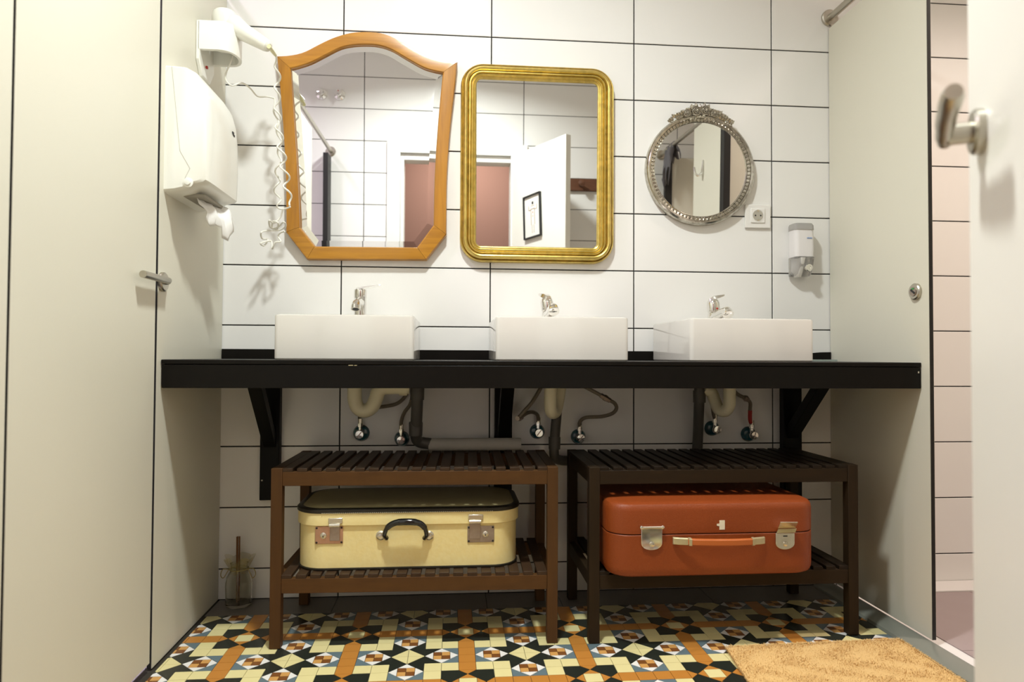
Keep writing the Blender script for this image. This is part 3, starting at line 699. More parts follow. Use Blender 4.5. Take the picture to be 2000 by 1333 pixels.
# ------------------------------------------------------------------ gold mirror
yg = -0.03
gl, gr_ = at_y(899, 320, yg).x, at_y(1200.5, 320, yg).x
gt = (at_y(954.5, 122.7, yg).z+at_y(1153.7, 131, yg).z)/2; gb = (at_y(944.4, 512, yg).z+at_y(1150, 513.7, yg).z)/2
il, ir = at_y(931, 320, yg).x, at_y(1167, 320, yg).x
it = (at_y(940, 156, yg).z+at_y(1160, 161.5, yg).z)/2; ib = at_y(1050, 481.5, yg).z
t = thing('wall_mirror', 'rectangular mirror in a wide ridged gold frame, between the other two mirrors', 'mirror', ((gl+gr_)/2, -0.02, gb), 'mirrors above the basins')
oo = rr(gl, gr_, gb, gt, 0.078, 10); ii = rr(il, ir, ib, it, 0.016, 10)
gprof = [(0, 0.0), (0, .016), (.03, .023), (.07, .026), (.11, .025), (.125, .0215), (.15, .024), (.20, .032), (.27, .0375), (.34, .039), (.41, .0375), (.46, .033), (.475, .0285), (.50, .031), (.54, .0345), (.59, .0345), (.62, .031), (.635, .0275), (.66, .0295), (.72, .031), (.77, .0285), (.79, .025), (.82, .0245), (.88, .027), (.94, .0255), (.97, .022), (1.0, .018), (1.0, .012)]
build('frame', MB().loft([[(a[0]*(1-q)+b[0]*q, -d, a[1]*(1-q)+b[1]*q) for a, b in zip(oo, ii)] for q, d in gprof], True, False, False), gold_m, t)
build('glass', MB().loft([[(x, -0.010, z) for x, z in rr(il-0.004, ir+0.004, ib-0.004, it+0.004, 0.016, 10)], [(x, -0.0185-(z-(ib+it)/2)*0.0122, z) for x, z in rr(il-0.004, ir+0.004, ib-0.004, it+0.004, 0.016, 10)]]), mirror_m, t, smooth=False)

# ------------------------------------------------------------------ round mirror
ys = -0.025
cA = at_y(1262.5, 331, ys); cB = at_y(1475, 331, ys); RO = (cB.x-cA.x)/2; RC = Vector(((cA.x+cB.x)/2, 0, at_y(1368.5, 331, ys).z))
t = thing('wall_mirror', 'small round mirror in a beaded silver frame topped with roses', 'mirror', (RC.x, -0.02, RC.z-RO), 'mirrors above the basins')
k = RO/0.185
rp = [(RO-0.030*k, 0.012), (RO-0.030*k, 0.017), (RO-0.027*k, 0.021), (RO-0.024*k, 0.019), (RO-0.016*k, 0.022), (RO-0.014*k, 0.027), (RO-0.008*k, 0.029), (RO-0.003*k, 0.025), (RO, 0.018), (RO, 0.0)]
mb = MB(); n = 96
mb.loft([[(RC.x+r*math.cos(2*PI*j/n), -h, RC.z+r*math.sin(2*PI*j/n)) for j in range(n)] for r, h in rp], True, False, False)
build('frame_ring', mb, silver_m, t)
mb = MB()
for j in range(84):
    a = 2*PI*j/84; r = RO-0.0205*k
    c = Vector((RC.x+r*math.cos(a), -0.0215, RC.z+r*math.sin(a)))
    s0 = len(mb.v); mb.sphere(c, 0.0055, 8, (1.15, 0.8, 0.62)); mb.rot(c, 'Y', -a, s0)
o = build('beading', mb, silver_m, t); o['kind'] = 'stuff'
build('glass', MB().loft([[(RC.x+(RO-0.028*k)*math.cos(2*PI*j/64), y-0.022*RO*0.85*math.sin(2*PI*j/64)*(y < -0.01), RC.z+(RO-0.028*k)*math.sin(2*PI*j/64)) for j in range(64)] for y in (-0.008, -0.0165)]), mirror_m, t, smooth=False)
def rose(c, r):
    mb = MB(); c = Vector(c)
    for ring_, (cnt, rad, hh, sz) in enumerate(((7, 0.72, 0.30, 0.42), (6, 0.46, 0.55, 0.36), (4, 0.24, 0.72, 0.28))):
        for j in range(cnt):
            a = 2*PI*j/cnt+ring_*0.5
            pc = c + Vector((math.cos(a)*rad*r, -hh*r, math.sin(a)*rad*r))
            s0 = len(mb.v); mb.sphere(pc, sz*r, 8, (1.0, 0.55, 0.35)); mb.rot(pc, 'Y', -(a+PI/2), s0)
    mb.sphere(c+Vector((0, -0.75*r, 0)), 0.2*r, 8)
    mb.lathe([(0, 0), (0.8*r, 0), (0.75*r, 0.3*r), (0, 0.45*r)], c, 'y', 14)
    return mb
def leaf(c, ang, L, wd):
    mb = MB(); c = Vector(c); d = Vector((math.cos(ang), 0, math.sin(ang))); s_ = Vector((-d.z, 0, d.x)); up_ = Vector((0, -1, 0))
    rings = []
    for f, ww, hh in ((0, 0.2, 0.0), (0.25, 0.85, 0.12), (0.5, 1.0, 0.2), (0.75, 0.7, 0.22), (1.0, 0.06, 0.15)):
        p = c+d*L*f
        rings.append([p-s_*wd*ww+up_*hh*L*0.6, p+up_*(hh*L+wd*0.5), p+s_*wd*ww+up_*hh*L*0.6, p-up_*0.002])
    mb.loft(rings); return mb
def crest(px, py): p = at_y(px, py, -0.03); return Vector((p.x, -0.024, p.z))
for px, py, r in ((1360, 216.5, 0.0205), (1378, 216, 0.0205), (1342.5, 220.5, 0.0155), (1395, 221, 0.0155)):
    build('rose', rose(crest(px, py), r), silver_m, t)
TOP = Vector((RC.x, -0.021, RC.z)); lr = random.Random(5)
for sgn in (1, -1):
    for i in range(11):
        ang = PI/2 + sgn*math.radians(3+i*2.9)
        for kk in range(3):
            if i > 7 and kk == 2: continue
            p = TOP + Vector((math.cos(ang), 0, math.sin(ang)))*(RO+(0.012, -0.008, 0.002)[kk]*(1-i*0.07))
            out = (0.75, -0.55, 0.15)[kk] + lr.uniform(-0.3, 0.3)
            build('leaf', leaf(p, ang+sgn*(PI/2-out), lr.uniform(0.018, 0.026)*(1-i*0.03), lr.uniform(0.006, 0.009)), silver_m, t)
for px, py, a in ((1352, 206, 2.0), (1360, 203, 1.8), (1368.5, 206, 1.57), (1377, 203, 1.35), (1385, 206, 1.1), (1360, 227, 4.3), (1368.5, 228, 4.71), (1377, 227, 5.1)):
    p = crest(px, py); build('leaf', leaf(p-Vector((math.cos(a), 0, math.sin(a)))*0.014, a, 0.020, 0.007), silver_m, t)

# ------------------------------------------------------------------ socket
a = at_y(1453.5, 400, 0); b = at_y(1503.5, 447.5, 0)
t = thing('wall_socket', 'square white wall socket below the round mirror', 'socket', ((a.x+b.x)/2, -0.01, b.z))
build('plate', MB().box(a.x, b.x, -0.009, -0.0, b.z, a.z), socket_m, t, bevel=0.003)
cx, cz = at_y(1480, 421.5, -0.01).x, at_y(1479, 421.5, -0.01).z
build('insert', MB().box(cx-0.026, cx+0.026, -0.0125, -0.008, cz-0.026, cz+0.026), socket_m, t, bevel=0.002)
mb = MB(); n = 32
mb.loft([[(cx+r*math.cos(2*PI*j/n), -h, cz+r*math.sin(2*PI*j/n)) for j in range(n)] for r, h in ((0.0215, 0.0126), (0.0205, 0.0138), (0.0195, 0.0126), (0.0190, 0.0128))], True, False, False)
build('well_rim', mb, socket_m, t)
build('well', MB().lathe([(0, 0), (0.0188, 0), (0.0188, 0.0004), (0, 0.0004)], (cx, -0.0126, cz), 'y'), mat('socket_well', (0.46, 0.43, 0.36), 0.5), t)
for dx in (-0.0095, 0.0095): build('pin_hole', MB().lathe([(0, 0), (0.003, 0), (0, 0.0005)], (cx+dx, -0.0131, cz), 'y', 12), dark_m, t)
for dz in (-0.0165, 0.0165): build('earth_clip', MB().box(cx-0.003, cx+0.003, -0.0142, -0.0128, cz+dz-0.0025, cz+dz+0.0025), nickel_m, t, smooth=False)

# ------------------------------------------------------------------ soap dispenser
sl = at_y(1545.5, 480, -0.03).x; sr = at_y(1590, 480, -0.055).x; sz1 = at_y(1566, 437, -0.04).z; sz0 = at_y(1566, 541, -0.04).z; sm = at_y(1566, 502, -0.05).z
t = thing('soap_dispenser', 'clear plastic soap dispenser on the wall beside the right panel', 'dispenser', ((sl+sr)/2, -0.03, sz0))
def sring(i, z, yf, yb=-0.001): return [(x, y, z) for x, y in rr(sl+i, sr-i, yf, yb, 0.014 if yf < -0.035 else 0.010, 5)]
build('soap_tank', MB().loft([sring(0.001, sm, -0.064), sring(0.0, sm+0.03, -0.064), sring(0.0, sz1-0.018, -0.060)]), soap_m, t)
build('cap', MB().loft([sring(-0.001, sz1-0.024, -0.063), sring(-0.001, sz1-0.008, -0.061), sring(0.002, sz1-0.001, -0.056), sring(0.008, sz1, -0.048)]), mat('smoky_cap', (0.55, 0.53, 0.50), 0.12, trans=0.4), t)
build('cover', MB().loft([[(x, y, z) for x, y in rr(sl-0.0015, sr+0.0015, yf, -0.0005, 0.015, 5)] for z, yf in ((sz0+0.004, -0.030), (sz0+0.012, -0.044), (sm-0.03, -0.058), (sm-0.001, -0.066))]), smoke_m, t)
build('spout_column', MB().loft([[(x, y, z) for x, y in rr(sl+0.016, sl+0.034, yf, -0.01, 0.005, 3)] for z, yf in ((sz0, -0.036), (sz0+0.015, -0.048), (sm-0.004, -0.068))]), socket_m, t)
bp = at_y(1579, 523, -0.06)
build('push_button', MB().lathe([(0, 0), (0.0135, 0), (0.0135, 0.012), (0.0115, 0.015), (0.006, 0.0155), (0.0055, 0.014), (0, 0.014)], (bp.x, -0.052, bp.z), 'y', 24), chrome_m, t)
for k_ in range(5): build('print_mark', MB().box(sl+0.040+0.004*k_, sl+0.0425+0.004*k_, -0.0640, -0.0625, sm+0.062, sm+0.066+0.001*(k_ % 2)), bluepr_m, t, smooth=False)

# ------------------------------------------------------------------ towel dispenser on the left panel
DY0, DY1, DZ0, DZ1 = -0.478, -0.212, 1.226, 1.566
t = thing('towel_dispenser', 'white paper towel dispenser on the left panel', 'dispenser', (XL+0.05, (DY0+DY1)/2, DZ0))
side = [(0.0, DZ0), (0.03, DZ0+0.003), (0.060, DZ0+0.010), (0.080, DZ0+0.022), (0.105, DZ0+0.028), (0.112, DZ0+0.034), (0.114, DZ0+0.12), (0.112, DZ0+0.20), (0.106, DZ0+0.255), (0.094, DZ0+0.295), (0.074, DZ0+0.325), (0.05, DZ0+0.338), (0.02, DZ1), (0.0, DZ1)]
def dring(y, f):
    cx_, cz_ = 0.0, (DZ0+DZ1)/2
    return [(XL+px*f, y, cz_+(pz-cz_)*(1-(1-f)*0.35)) for px, pz in side]
build('cover', MB().loft([dring(DY0, 0.86), dring(DY0+0.004, 0.93), dring(DY0+0.014, 0.98), dring(DY0+0.035, 1.0), dring(DY1-0.035, 1.0), dring(DY1-0.014, 0.98), dring(DY1-0.004, 0.93), dring(DY1, 0.86)]), white_m, t)
# seam on the near side, hinge knob, slot and logo
mb = MB().tube([(XL+0.016, DY0-0.0002, DZ1-0.006), (XL+0.040, DY0-0.0002, DZ0+0.11), (XL+0.066, DY0-0.0002, DZ0+0.065), (XL+0.052, DY0-0.0002, DZ0+0.035)], 0.0006, 6)
build('seam', mb, mat('seam_grey', (0.5, 0.48, 0.4), 0.6), t)
build('hinge_knob', MB().lathe([(0, 0), (0.013, 0), (0.013, 0.002), (0.008, 0.003), (0.007, 0.007), (0, 0.008)], (XL+0.062, DY0, DZ0+0.027), 'y', 20), white_m, t)
build('paper_slot', MB().box(XL+0.03, XL+0.085, DY0+0.055, DY1-0.05, DZ0+0.002, DZ0+0.010), mat('slot_shade', (0.35, 0.33, 0.28), 0.8), t, smooth=False)
for dy, dz, hh in ((0, 0, 0.008), (0.007, -0.002, 0.010), (0.014, -0.004, 0.006)):
    build('logo_mark', MB().box(XL+0.109, XL+0.1115, DY1-0.066+dy, DY1-0.061+dy, DZ0+0.222+dz, DZ0+0.222+dz+hh), dark_m, t, smooth=False)
# paper hanging out
mb = MB(); rows = []
for i in range(15):
    f = i/14; row = []
    for j in range(9):
        u = j/8
        yy = DY0+0.062 + 0.135*u + 0.030*f
        drop = (0.098 - 0.05*abs(u-0.75) + 0.012*math.sin(11*u))*f
        fold = 0.010*abs(((u*3.5+f*1.3) % 1)-0.5)*2
        xx = XL+0.046 + 0.058*math.sin(f*1.9)*(0.45+0.6*u) + fold
        zz = DZ0+0.010 - drop + 0.020*math.sin(f*PI)*u + fold*0.6
        row.append(Vector((xx, yy, zz)))
    rows.append(row)
mb.loft(rows, closed=False)
o = build('paper_towel', mb, paper_m); md = o.modifiers.new('thick', 'SOLIDIFY'); md.thickness = 0.0008
tag(o, 'crumpled white paper towel hanging from the dispenser', 'paper towel')

# ------------------------------------------------------------------ hair dryer and its holder
HY = at_x(382, 75, XL).y; hz1 = at_x(382.7, 38, XL).z; hz0 = at_x(381, 113, XL).z
t = thing('dryer_holder', 'white plastic wall holder of the hair dryer above the towel dispenser', 'holder', (XL+0.04, HY+0.06, hz0-0.03))
wd = 0.125
build('back_plate', MB().loft([[(XL, y, z) for y, z in ((HY, hz1), (HY+wd, hz1), (HY+wd, hz0), (HY+wd-0.03, hz0-0.045), (HY+0.03, hz0-0.045), (HY, hz0))], [(XL+0.012, y, z) for y, z in ((HY, hz1), (HY+wd, hz1), (HY+wd, hz0), (HY+wd-0.03, hz0-0.040), (HY+0.03, hz0-0.040), (HY, hz0))]]), white_m, t, bevel=0.003)
cxh, cyh = XL+0.066, HY+wd/2
def dshape(s_, z):
    pts = []
    r = wd/2*s_
    pts.append((XL+0.008, cyh+r, z))
    for j in range(17):
        a = PI/2 - PI*j/16; pts.append((cxh+0.044*s_*math.cos(a), cyh+r*math.sin(a), z))
    pts.append((XL+0.008, cyh-r, z))
    return pts
build('ring', MB().loft([dshape(0.80, hz0+0.0285), dshape(1.0, hz0+0.0285), dshape(1.0, hz1-0.004), dshape(0.97, hz1), dshape(0.80, hz1), dshape(0.80, hz0+0.0285)], True, False, False), white_m, t)
build('switch', MB().box(XL+0.012, XL+0.017, HY+0.050, HY+0.058, hz0-0.008, hz0-0.001), redtape_m, t, smooth=False)
t = thing('hair_dryer', 'white hair dryer standing in its holder at the top left', 'hair dryer', (cxh, cyh, hz0))
dz1 = at_y(430, 8, cyh).z-0.022
hb = Vector((cxh-0.004, cyh, hz0+0.055))
build('barrel', MB().lathe([(0, 0), (0.026, 0), (0.028, 0.03), (0.034, hz1-hb.z), (0.037, hz1-hb.z+0.02), (0.037, dz1-hb.z-0.02), (0.034, dz1-hb.z-0.007), (0.028, dz1-hb.z-0.001), (0, dz1-hb.z)], hb), white_m, t)
hs = Vector((cxh+0.025, cyh-0.005, dz1-0.048)); he = at_y(526, 92, cyh-0.05)
rings = []
ax = (he-hs).normalized(); sdv = Vector((0, 1, 0)); sdv = (sdv-ax*sdv.dot(ax)).normalized(); upv = ax.cross(sdv)
for f, a_, b_ in ((0, 0.034, 0.036), (0.12, 0.031, 0.031), (0.3, 0.026, 0.0255), (0.6, 0.023, 0.0225), (0.9, 0.0195, 0.019), (0.97, 0.016, 0.016), (1.0, 0.010, 0.010)):
    p = hs.lerp(he, f); rings.append([p+sdv*a_*math.cos(2*PI*j/18)+upv*b_*math.sin(2*PI*j/18) for j in range(18)])
build('grip', MB().loft(rings), white_m, t)
build('power_switch', MB().sphere(hs.lerp(he, 0.38)+sdv*-0.014+upv*0.0*0+Vector((0, 0, -0.012)), 0.007, 10, (1.2, 0.7, 0.7)), white_m, t)
cp = at_y(538, 108, -0.17); ce = he.lerp(cp, 1.0)
build('strain_relief', MB().tube([he-(cp-he)*0.1, he.lerp(cp, 0.6), cp], [0.0065, 0.0055, 0.0042], 12), rel_m, t)
# coiled cord: two hanging strands
def coil(path, turns, r0, r1, n=18):
    P = smoothline(path, 12); Ls = [0]
    for a_, b_ in zip(P, P[1:]): Ls.append(Ls[-1]+(b_-a_).length)
    N = int(turns*n); Q = resample(P, N+1); out = []
    for i, p in enumerate(Q):
        f = i/N; a_ = 2*PI*turns*f; r = r0+(r1-r0)*f; r *= min(1, f*8+0.15)*min(1, (1-f)*8+0.15)
        out.append(p+Vector((math.cos(a_)*r, math.sin(a_)*r*0.9, 0)))
    return out
Yc = -0.115
ptsA = coil([cp, at_y(542, 150, -0.13), at_y(541, 200, Yc), at_y(544, 250, Yc), at_y(552, 310, Yc), at_y(561, 365, Yc), at_y(567, 402, Yc)], 7.5, 0.008, 0.013)
ptsB = coil([at_y(566, 404, Yc), at_y(552, 408, Yc+0.005), at_y(545, 400, Yc+0.01), at_y(541, 370, Yc+0.02), at_y(543, 330, Yc+0.02), at_y(547, 290, Yc+0.02), at_y(543, 250, Yc+0.01), at_y(537, 215, Yc), at_y(536, 192, Yc)], 6.2, 0.011, 0.004)
top = smoothline([at_y(536, 192, Yc), at_y(522, 189, Yc), at_y(503, 188, -0.12), at_y(488, 172, -0.14), at_y(472, 162, -0.16), at_y(452, 167, -0.19), at_y(440, 150, -0.20), at_y(452, 118, -0.20), at_y(462, 88, -0.20), at_y(456, 66, -0.215)], 8)
t = thing('coiled_cord', 'long coiled cream cord hanging from the hair dryer over the wooden mirror edge', 'cord', (ptsA[-1].x, Yc, ptsA[-1].z-0.14))
build('hanging_coil', MB().tube(ptsA, 0.0030, 8), cord_m, t)
build('returning_coil', MB().tube(ptsB, 0.0028, 8), cord_m, t)
build('feed_lead', MB().tube(top, 0.0026, 8), cord_m, t)
tang = smoothline([at_y(x, y, Yc+dy) for x, y, dy in ((553, 408, 0.0), (547, 425, 0.01), (535, 436, 0.0), (526, 431, -0.02), (528, 444, 0.01), (541, 447, 0.02), (543, 436, -0.01), (533, 433, 0.0), (532, 447, 0.02), (545, 442, 0.0), (554, 434, -0.02), (558, 442, 0.0), (545, 450, 0.02), (520, 451, 0.0), (510, 455, -0.02), (512, 466, 0.0), (523, 468, 0.02), (516, 480, 0.0), (509, 476, -0.02), (520, 472, 0.0), (530, 472, 0.02), (532, 486, 0.0), (537, 474, -0.01), (548, 472, 0.0), (543, 462, 0.01), (548, 455, 0.0), (556, 452, -0.01))], 7)
build('tangled_loop', MB().tube(tang, 0.0027, 8), cord_m, t)

# ------------------------------------------------------------------ under the counter: brackets
def bracket(pxl, pxr, bottom_py, strut_y, strut_z, label, cut_z=None):
    a = at_y(pxl, 860, -0.03).x; b = at_y(pxr, 860, -0.03).x; zb = at_y(pxl, bottom_py, -0.03).z
    t = thing('shelf_bracket', label, 'bracket', ((a+b)/2, -0.02, zb), 'black brackets under the counter')
    build('wall_plate', MB().box(a, b, -0.032, -0.001, zb, ZB-0.001+0.035), bracket_m, t, bevel=0.002)
    c = (a+b)/2
    build('arm', MB().box(c-0.02, c+0.02, strut_y-0.06, -0.032, ZB+0.002, ZB+0.034), bracket_m, t, bevel=0.002)
    mb = MB(); w_ = 0.020
    mb.prism([(c-w_, strut_y-0.03, ZB+0.004), (c-w_, strut_y+0.015, ZB+0.004), (c-w_, -0.032, strut_z+0.045), (c-w_, -0.032, strut_z)], (2*w_, 0, 0))
    build('strut', mb, bracket_m, t, bevel=0.001)
    for dz in (0.05, ):
        build('screw', MB().lathe([(0, 0), (0.003, 0), (0.002, 0.0015), (0, 0.0015)], (a+0.008, -0.032, zb+0.065), 'y', 10), bracketscrew_m, t)
    return t
bracket(508, 546, 978, -0.20, 0.50, 'black bracket on the wall left of the cream suitcase')
bracket(966, 1000, 975, -0.20, 0.50, 'black bracket at the middle of the counter, between the drains')
bracket(1530, 1566, 975, -0.22, 0.52, 'black bracket at the right under the counter')

# ------------------------------------------------------------------ drains
def px(pts, Y=None):
    return [at_y(p[0], p[1], p[2] if len(p) > 2 else Y) for p in pts]
def trap(paths, r, label, loc, sockets=()):
    t = thing('sink_trap', label, 'drain trap', loc, 'cream plastic traps under the basins')
    build('bend', MB().tube(smoothline(paths, 8), r, 18), trap_m, t)
    for p, d in sockets:
        build('collar', MB().lathe([(0, -0.012), (r+0.004, -0.012), (r+0.005, 0.0), (r+0.004, 0.012), (0, 0.012)], p, d, 22), trap_m, t)
    return t
Y1 = -0.14
p = px([(692.5, 735, Y1), (692.5, 765, Y1), (693, 782, Y1), (699, 797, Y1), (712, 803, Y1), (726, 796, Y1), (734, 780, Y1), (739, 766, Y1), (750, 758, Y1), (770, 757, Y1), (800, 757, Y1)])
trap(p, 0.0222, 'cream U-bend trap under the left basin', (p[0].x, Y1, p[3].z-0.02), [(p[0]+Vector((0, 0, -0.012)), 'z'), (p[-1]+Vector((-0.02, 0, 0)), (1, 0, 0))])
t = thing('drain_pipe', 'dark grey drain pipe beside the left trap, elbowed to the right', 'pipe', at_y(814, 880, -0.1), 'grey drain pipes under the counter')
g = px([(815, 735, Y1), (815, 780, Y1), (813, 830, Y1+0.02), (812, 850, Y1+0.04), (818, 863, -0.085), (838, 867, -0.079), (846, 868, -0.078)])
build('pipe', MB().tube(smoothline(g, 8), 0.0185, 18), pvc_m, t)
for q, pxy in enumerate(((815, 768, Y1), (812, 838, Y1+0.025))):
    build('socket', MB().lathe([(0, -0.022), (0.0215, -0.022), (0.0225, 0.018), (0.0215, 0.022), (0, 0.022)], at_y(*pxy), 'z', 22), pvc_m, t)
a = at_y(837, 868, -0.078); b = at_y(1017, 867.5, -0.078)
a.z = b.z = 0.4912+0.021
t = thing('waste_pipe', 'pale grey horizontal pipe resting along the back of the left rack top', 'pipe', ((a.x+b.x)/2, -0.078, a.z-0.021), 'grey drain pipes under the counter')
build('sleeve', MB().tube([a+(b-a)*f for f in (0, 0.02, 0.3, 0.6, 0.98, 1.0)], [0.019, 0.0208, 0.0205, 0.021, 0.0206, 0.0195], 22), lag_m, t)
# middle
Y2 = -0.17
p = px([(1076, 740, Y2), (1075, 770, Y2), (1075, 795, Y2), (1078, 806, Y2+0.015), (1085, 804, Y2+0.05), (1090, 785, Y2+0.07), (1093, 765, Y2+0.075), (1096, 745, Y2+0.08)])
trap(p, 0.0200, 'cream U-bend trap under the middle basin, seen end on', (p[0].x, Y2, p[3].z-0.02), [(p[0]+Vector((0, 0, -0.012)), 'z')])
t = thing('drain_pipe', 'grey drain pipe under the middle basin, passing down between the racks', 'pipe', at_y(1090, 905, -0.05), 'grey drain pipes under the counter')
g = px([(1092, 745, -0.09), (1089, 790, -0.085), (1084, 850, -0.07), (1082, 885, -0.06), (1086, 896, -0.05), (1100, 900, -0.035), (1130, 900, -0.028)])
build('pipe', MB().tube(smoothline(g, 8), 0.0165, 18), pvc_m, t)
build('socket', MB().lathe([(0, -0.02), (0.0195, -0.02), (0.020, 0.02), (0, 0.02)], at_y(1083, 866, -0.066), 'z', 22), pvc_m, t)
# right
Y3 = -0.15
p = px([(1425, 740, Y3), (1425, 770, Y3), (1424, 792, Y3), (1416, 803, Y3+0.01), (1404, 800, Y3+0.03), (1396, 783, Y3+0.05), (1390, 768, Y3+0.06), (1375, 760, Y3+0.06)])
trap(p, 0.0200, 'cream U-bend trap under the right basin', (p[0].x, Y3, p[3].z-0.02), [(p[0]+Vector((0, 0, -0.012)), 'z')])
t = thing('drain_pipe', 'straight dark grey drain pipe beside the right trap', 'pipe', at_y(1364, 890, -0.03), 'grey drain pipes under the counter')
build('pipe', MB().tube(px([(1366, 745, -0.09), (1366, 770, -0.09), (1364, 830, -0.05), (1362, 880, -0.03), (1362, 930, -0.026)]), 0.0175, 18), pvc_m, t)
build('socket', MB().lathe([(0, -0.02), (0.0205, -0.02), (0.021, 0.02), (0, 0.02)], at_y(1366, 775, -0.088), 'z', 22), pvc_m, t)

# ------------------------------------------------------------------ stop valves and hoses
def valve(pxx, pyy, label, r=0.0275, ang=0.9):
    c = at_y(pxx, pyy, 0.0); c.y = 0
    t = thing('angle_valve', label, 'valve', (c.x, -0.03, c.z-r), 'chrome angle valves under the counter')
    build('escutcheon', MB().lathe([(0, 0), (r, 0), (r*0.98, 0.006), (r*0.8, 0.014), (r*0.45, 0.018), (0, 0.018)], c, 'y', 26), bluereflect_m, t)
    k_ = Vector((c.x, -0.018, c.z))
    build('body', MB().lathe([(0, 0), (0.010, 0), (0.010, 0.022), (0, 0.022)], k_, 'y', 16), chrome_m, t)
    kn = build('knob', MB().lathe([(0, 0), (0.0125, 0), (0.0145, 0.003), (0.0145, 0.012), (0.0125, 0.015), (0, 0.0155)], (c.x, -0.040, c.z), 'y', 22), chrome_m, t)
    sb = MB().box(c.x-0.0115, c.x+0.0115, -0.0562, -0.0548, c.z-0.0016, c.z+0.0016); sb.rot((c.x, -0.055, c.z), 'Y', -ang)
    build('knob_slot', sb, pewter_m, kn, smooth=False)
    build('outlet', MB().lathe([(0, 0), (0.006, 0), (0.006, 0.014), (0.0085, 0.015), (0.0085, 0.026), (0.006, 0.028), (0, 0.028)], (c.x, -0.030, c.z+0.008), 'z', 6), chrome_m, t)
    return Vector((c.x, -0.030, c.z+0.034))
V = [valve(706, 846, 'chrome valve on a chrome disc with a painted teal reflection, directly below the left trap'), valve(785, 857, 'chrome valve on a chrome disc with a painted teal reflection, just left of the left grey drain pipe', 0.0255),
     valve(1049, 843, 'chrome valve on a chrome disc with a painted teal reflection, left of the middle drain pipe', 0.026), valve(1129, 853, 'chrome valve on a chrome disc with a painted teal reflection, right of the middle drain pipe', 0.0255),
     valve(1390, 837, 'chrome valve on a chrome disc with a painted teal reflection, right of the straight right drain pipe', 0.0265, 1.3), valve(1461, 848, 'chrome valve on a chrome disc with a painted teal reflection, at the far right, below the red banded hose', 0.0265, 1.3)]
def hose(start, pts, label, conn=(), band=None):
    P = smoothline([start-Vector((0, 0, 0.008)), start] + px(pts), 10)
    t = thing('supply_hose', label, 'hose', start, 'braided supply hoses')
    build('hose', MB().tube(P, 0.0062, 10), braid_m, t)
    build('ferrule', MB().tube([start-Vector((0, 0, 0.006)), start+Vector((0, 0, 0.016))], 0.0078, 12), nickel_m, t)
    for i, L in conn:
        q = P[int(i*(len(P)-1))]; q2 = P[min(int(i*(len(P)-1))+1, len(P)-1)]; d = (q2-q).normalized()
        build('coupling', MB().tube([q-d*L, q-d*L*0.3, q-d*L*0.28, q+d*L*0.28, q+d*L*0.3, q+d*L], [0.0085, 0.0085, 0.0105, 0.0105, 0.0085, 0.0085], 6), pewter_m, t)
    if band:
        q = P[int(band[0]*(len(P)-1)):int(band[1]*(len(P)-1))+1]
        build('red_band', MB().tube(q, 0.0068, 10), redtape_m, t)
hose(V[0], [(703, 812, -0.03), (712, 800, -0.05), (740, 796, -0.06), (775, 789, -0.06), (793, 772, -0.06), (798, 755, -0.06)], 'braided hose curving behind the left trap to the right')
hose(V[1], [(784, 823, -0.035), (790, 806, -0.05), (802, 788, -0.07), (808, 755, -0.08)], 'braided hose rising behind the left grey drain pipe')
hose(V[2], [(1050, 812, -0.04), (1042, 806, -0.06), (1030, 807, -0.09), (1014, 817, -0.12), (1022, 806, -0.13), (1040, 785, -0.13), (1058, 755, -0.12)], 'braided hose with a coupling, looping left of the middle trap', [(0.62, 0.016)])
hose(V[3], [(1133, 824, -0.04), (1145, 816, -0.05), (1175, 814, -0.07), (1196, 808, -0.09), (1204, 798, -0.10), (1200, 788, -0.11), (1186, 780, -0.12), (1165, 768, -0.12), (1140, 755, -0.12)], 'long braided hose with a coupling, looping right of the middle trap', [(0.82, 0.018)])
hose(V[4], [(1393, 806, -0.04), (1391, 785, -0.06), (1388, 755, -0.08)], 'straight braided hose behind the right trap')
hose(V[5], [(1465, 820, -0.035), (1465, 800, -0.04), (1465, 787, -0.045), (1457, 779, -0.06), (1440, 770, -0.08), (1425, 752, -0.1)], 'braided hose with a red band at the far right', [(0.72, 0.012)], (0.22, 0.42))

# ------------------------------------------------------------------ racks
def rack(x0, x1, y0, y1, rotz, label, mats, name='slatted_rack'):
    mx, mz, ms = mats; H = 0.491; w_ = 0.030
    cx_, cy_ = (x0+x1)/2, (y0+y1)/2
    t = thing(name, label, 'rack', (cx_, cy_, 0), 'slatted wooden racks')
    def B(nm, mb, mt, bv=0.0015): return build(nm, mb, mt, t, bevel=bv)
    for lx in (x0, x1-w_):
        for ly in (y0, y1-w_): B('leg', MB().box(lx, lx+w_, ly, ly+w_, 0.0015, H), mz)
    for zz0, zz1 in ((0.4425, 0.4815), (0.150, 0.1905)):
        B('front_rail', MB().box(x0+w_, x1-w_, y0+0.002, y0+0.022, zz0, zz1), mx)
        B('back_rail', MB().box(x0+w_, x1-w_, y1-0.022, y1-0.002, zz0, zz1), mx)
        for lx in (x0+0.004, x1-0.024): B('side_rail', MB().box(lx, lx+0.020, y0+w_, y1-w_, zz0, zz1), mx)
    n = 19; pitch = (x1-x0-2*w_+0.0115)/n; sw = pitch-0.0115
    for lev, (z0, z1) in enumerate(((0.4815, 0.4905), (0.1905, 0.2005))):
        for i in range(n):
            a = x0+w_+i*pitch
            B('slat', MB().box(a, a+sw, y0+0.002, y1-0.002, z0, z1), ms, 0.001)
        if lev == 0:
            for lx in (x0+0.001, x1-w_+0.001): B('slat', MB().box(lx, lx+w_-0.002, y0+w_, y1-w_, z0, z1), ms, 0.001)
    t.rotation_euler.z = rotz
    return t
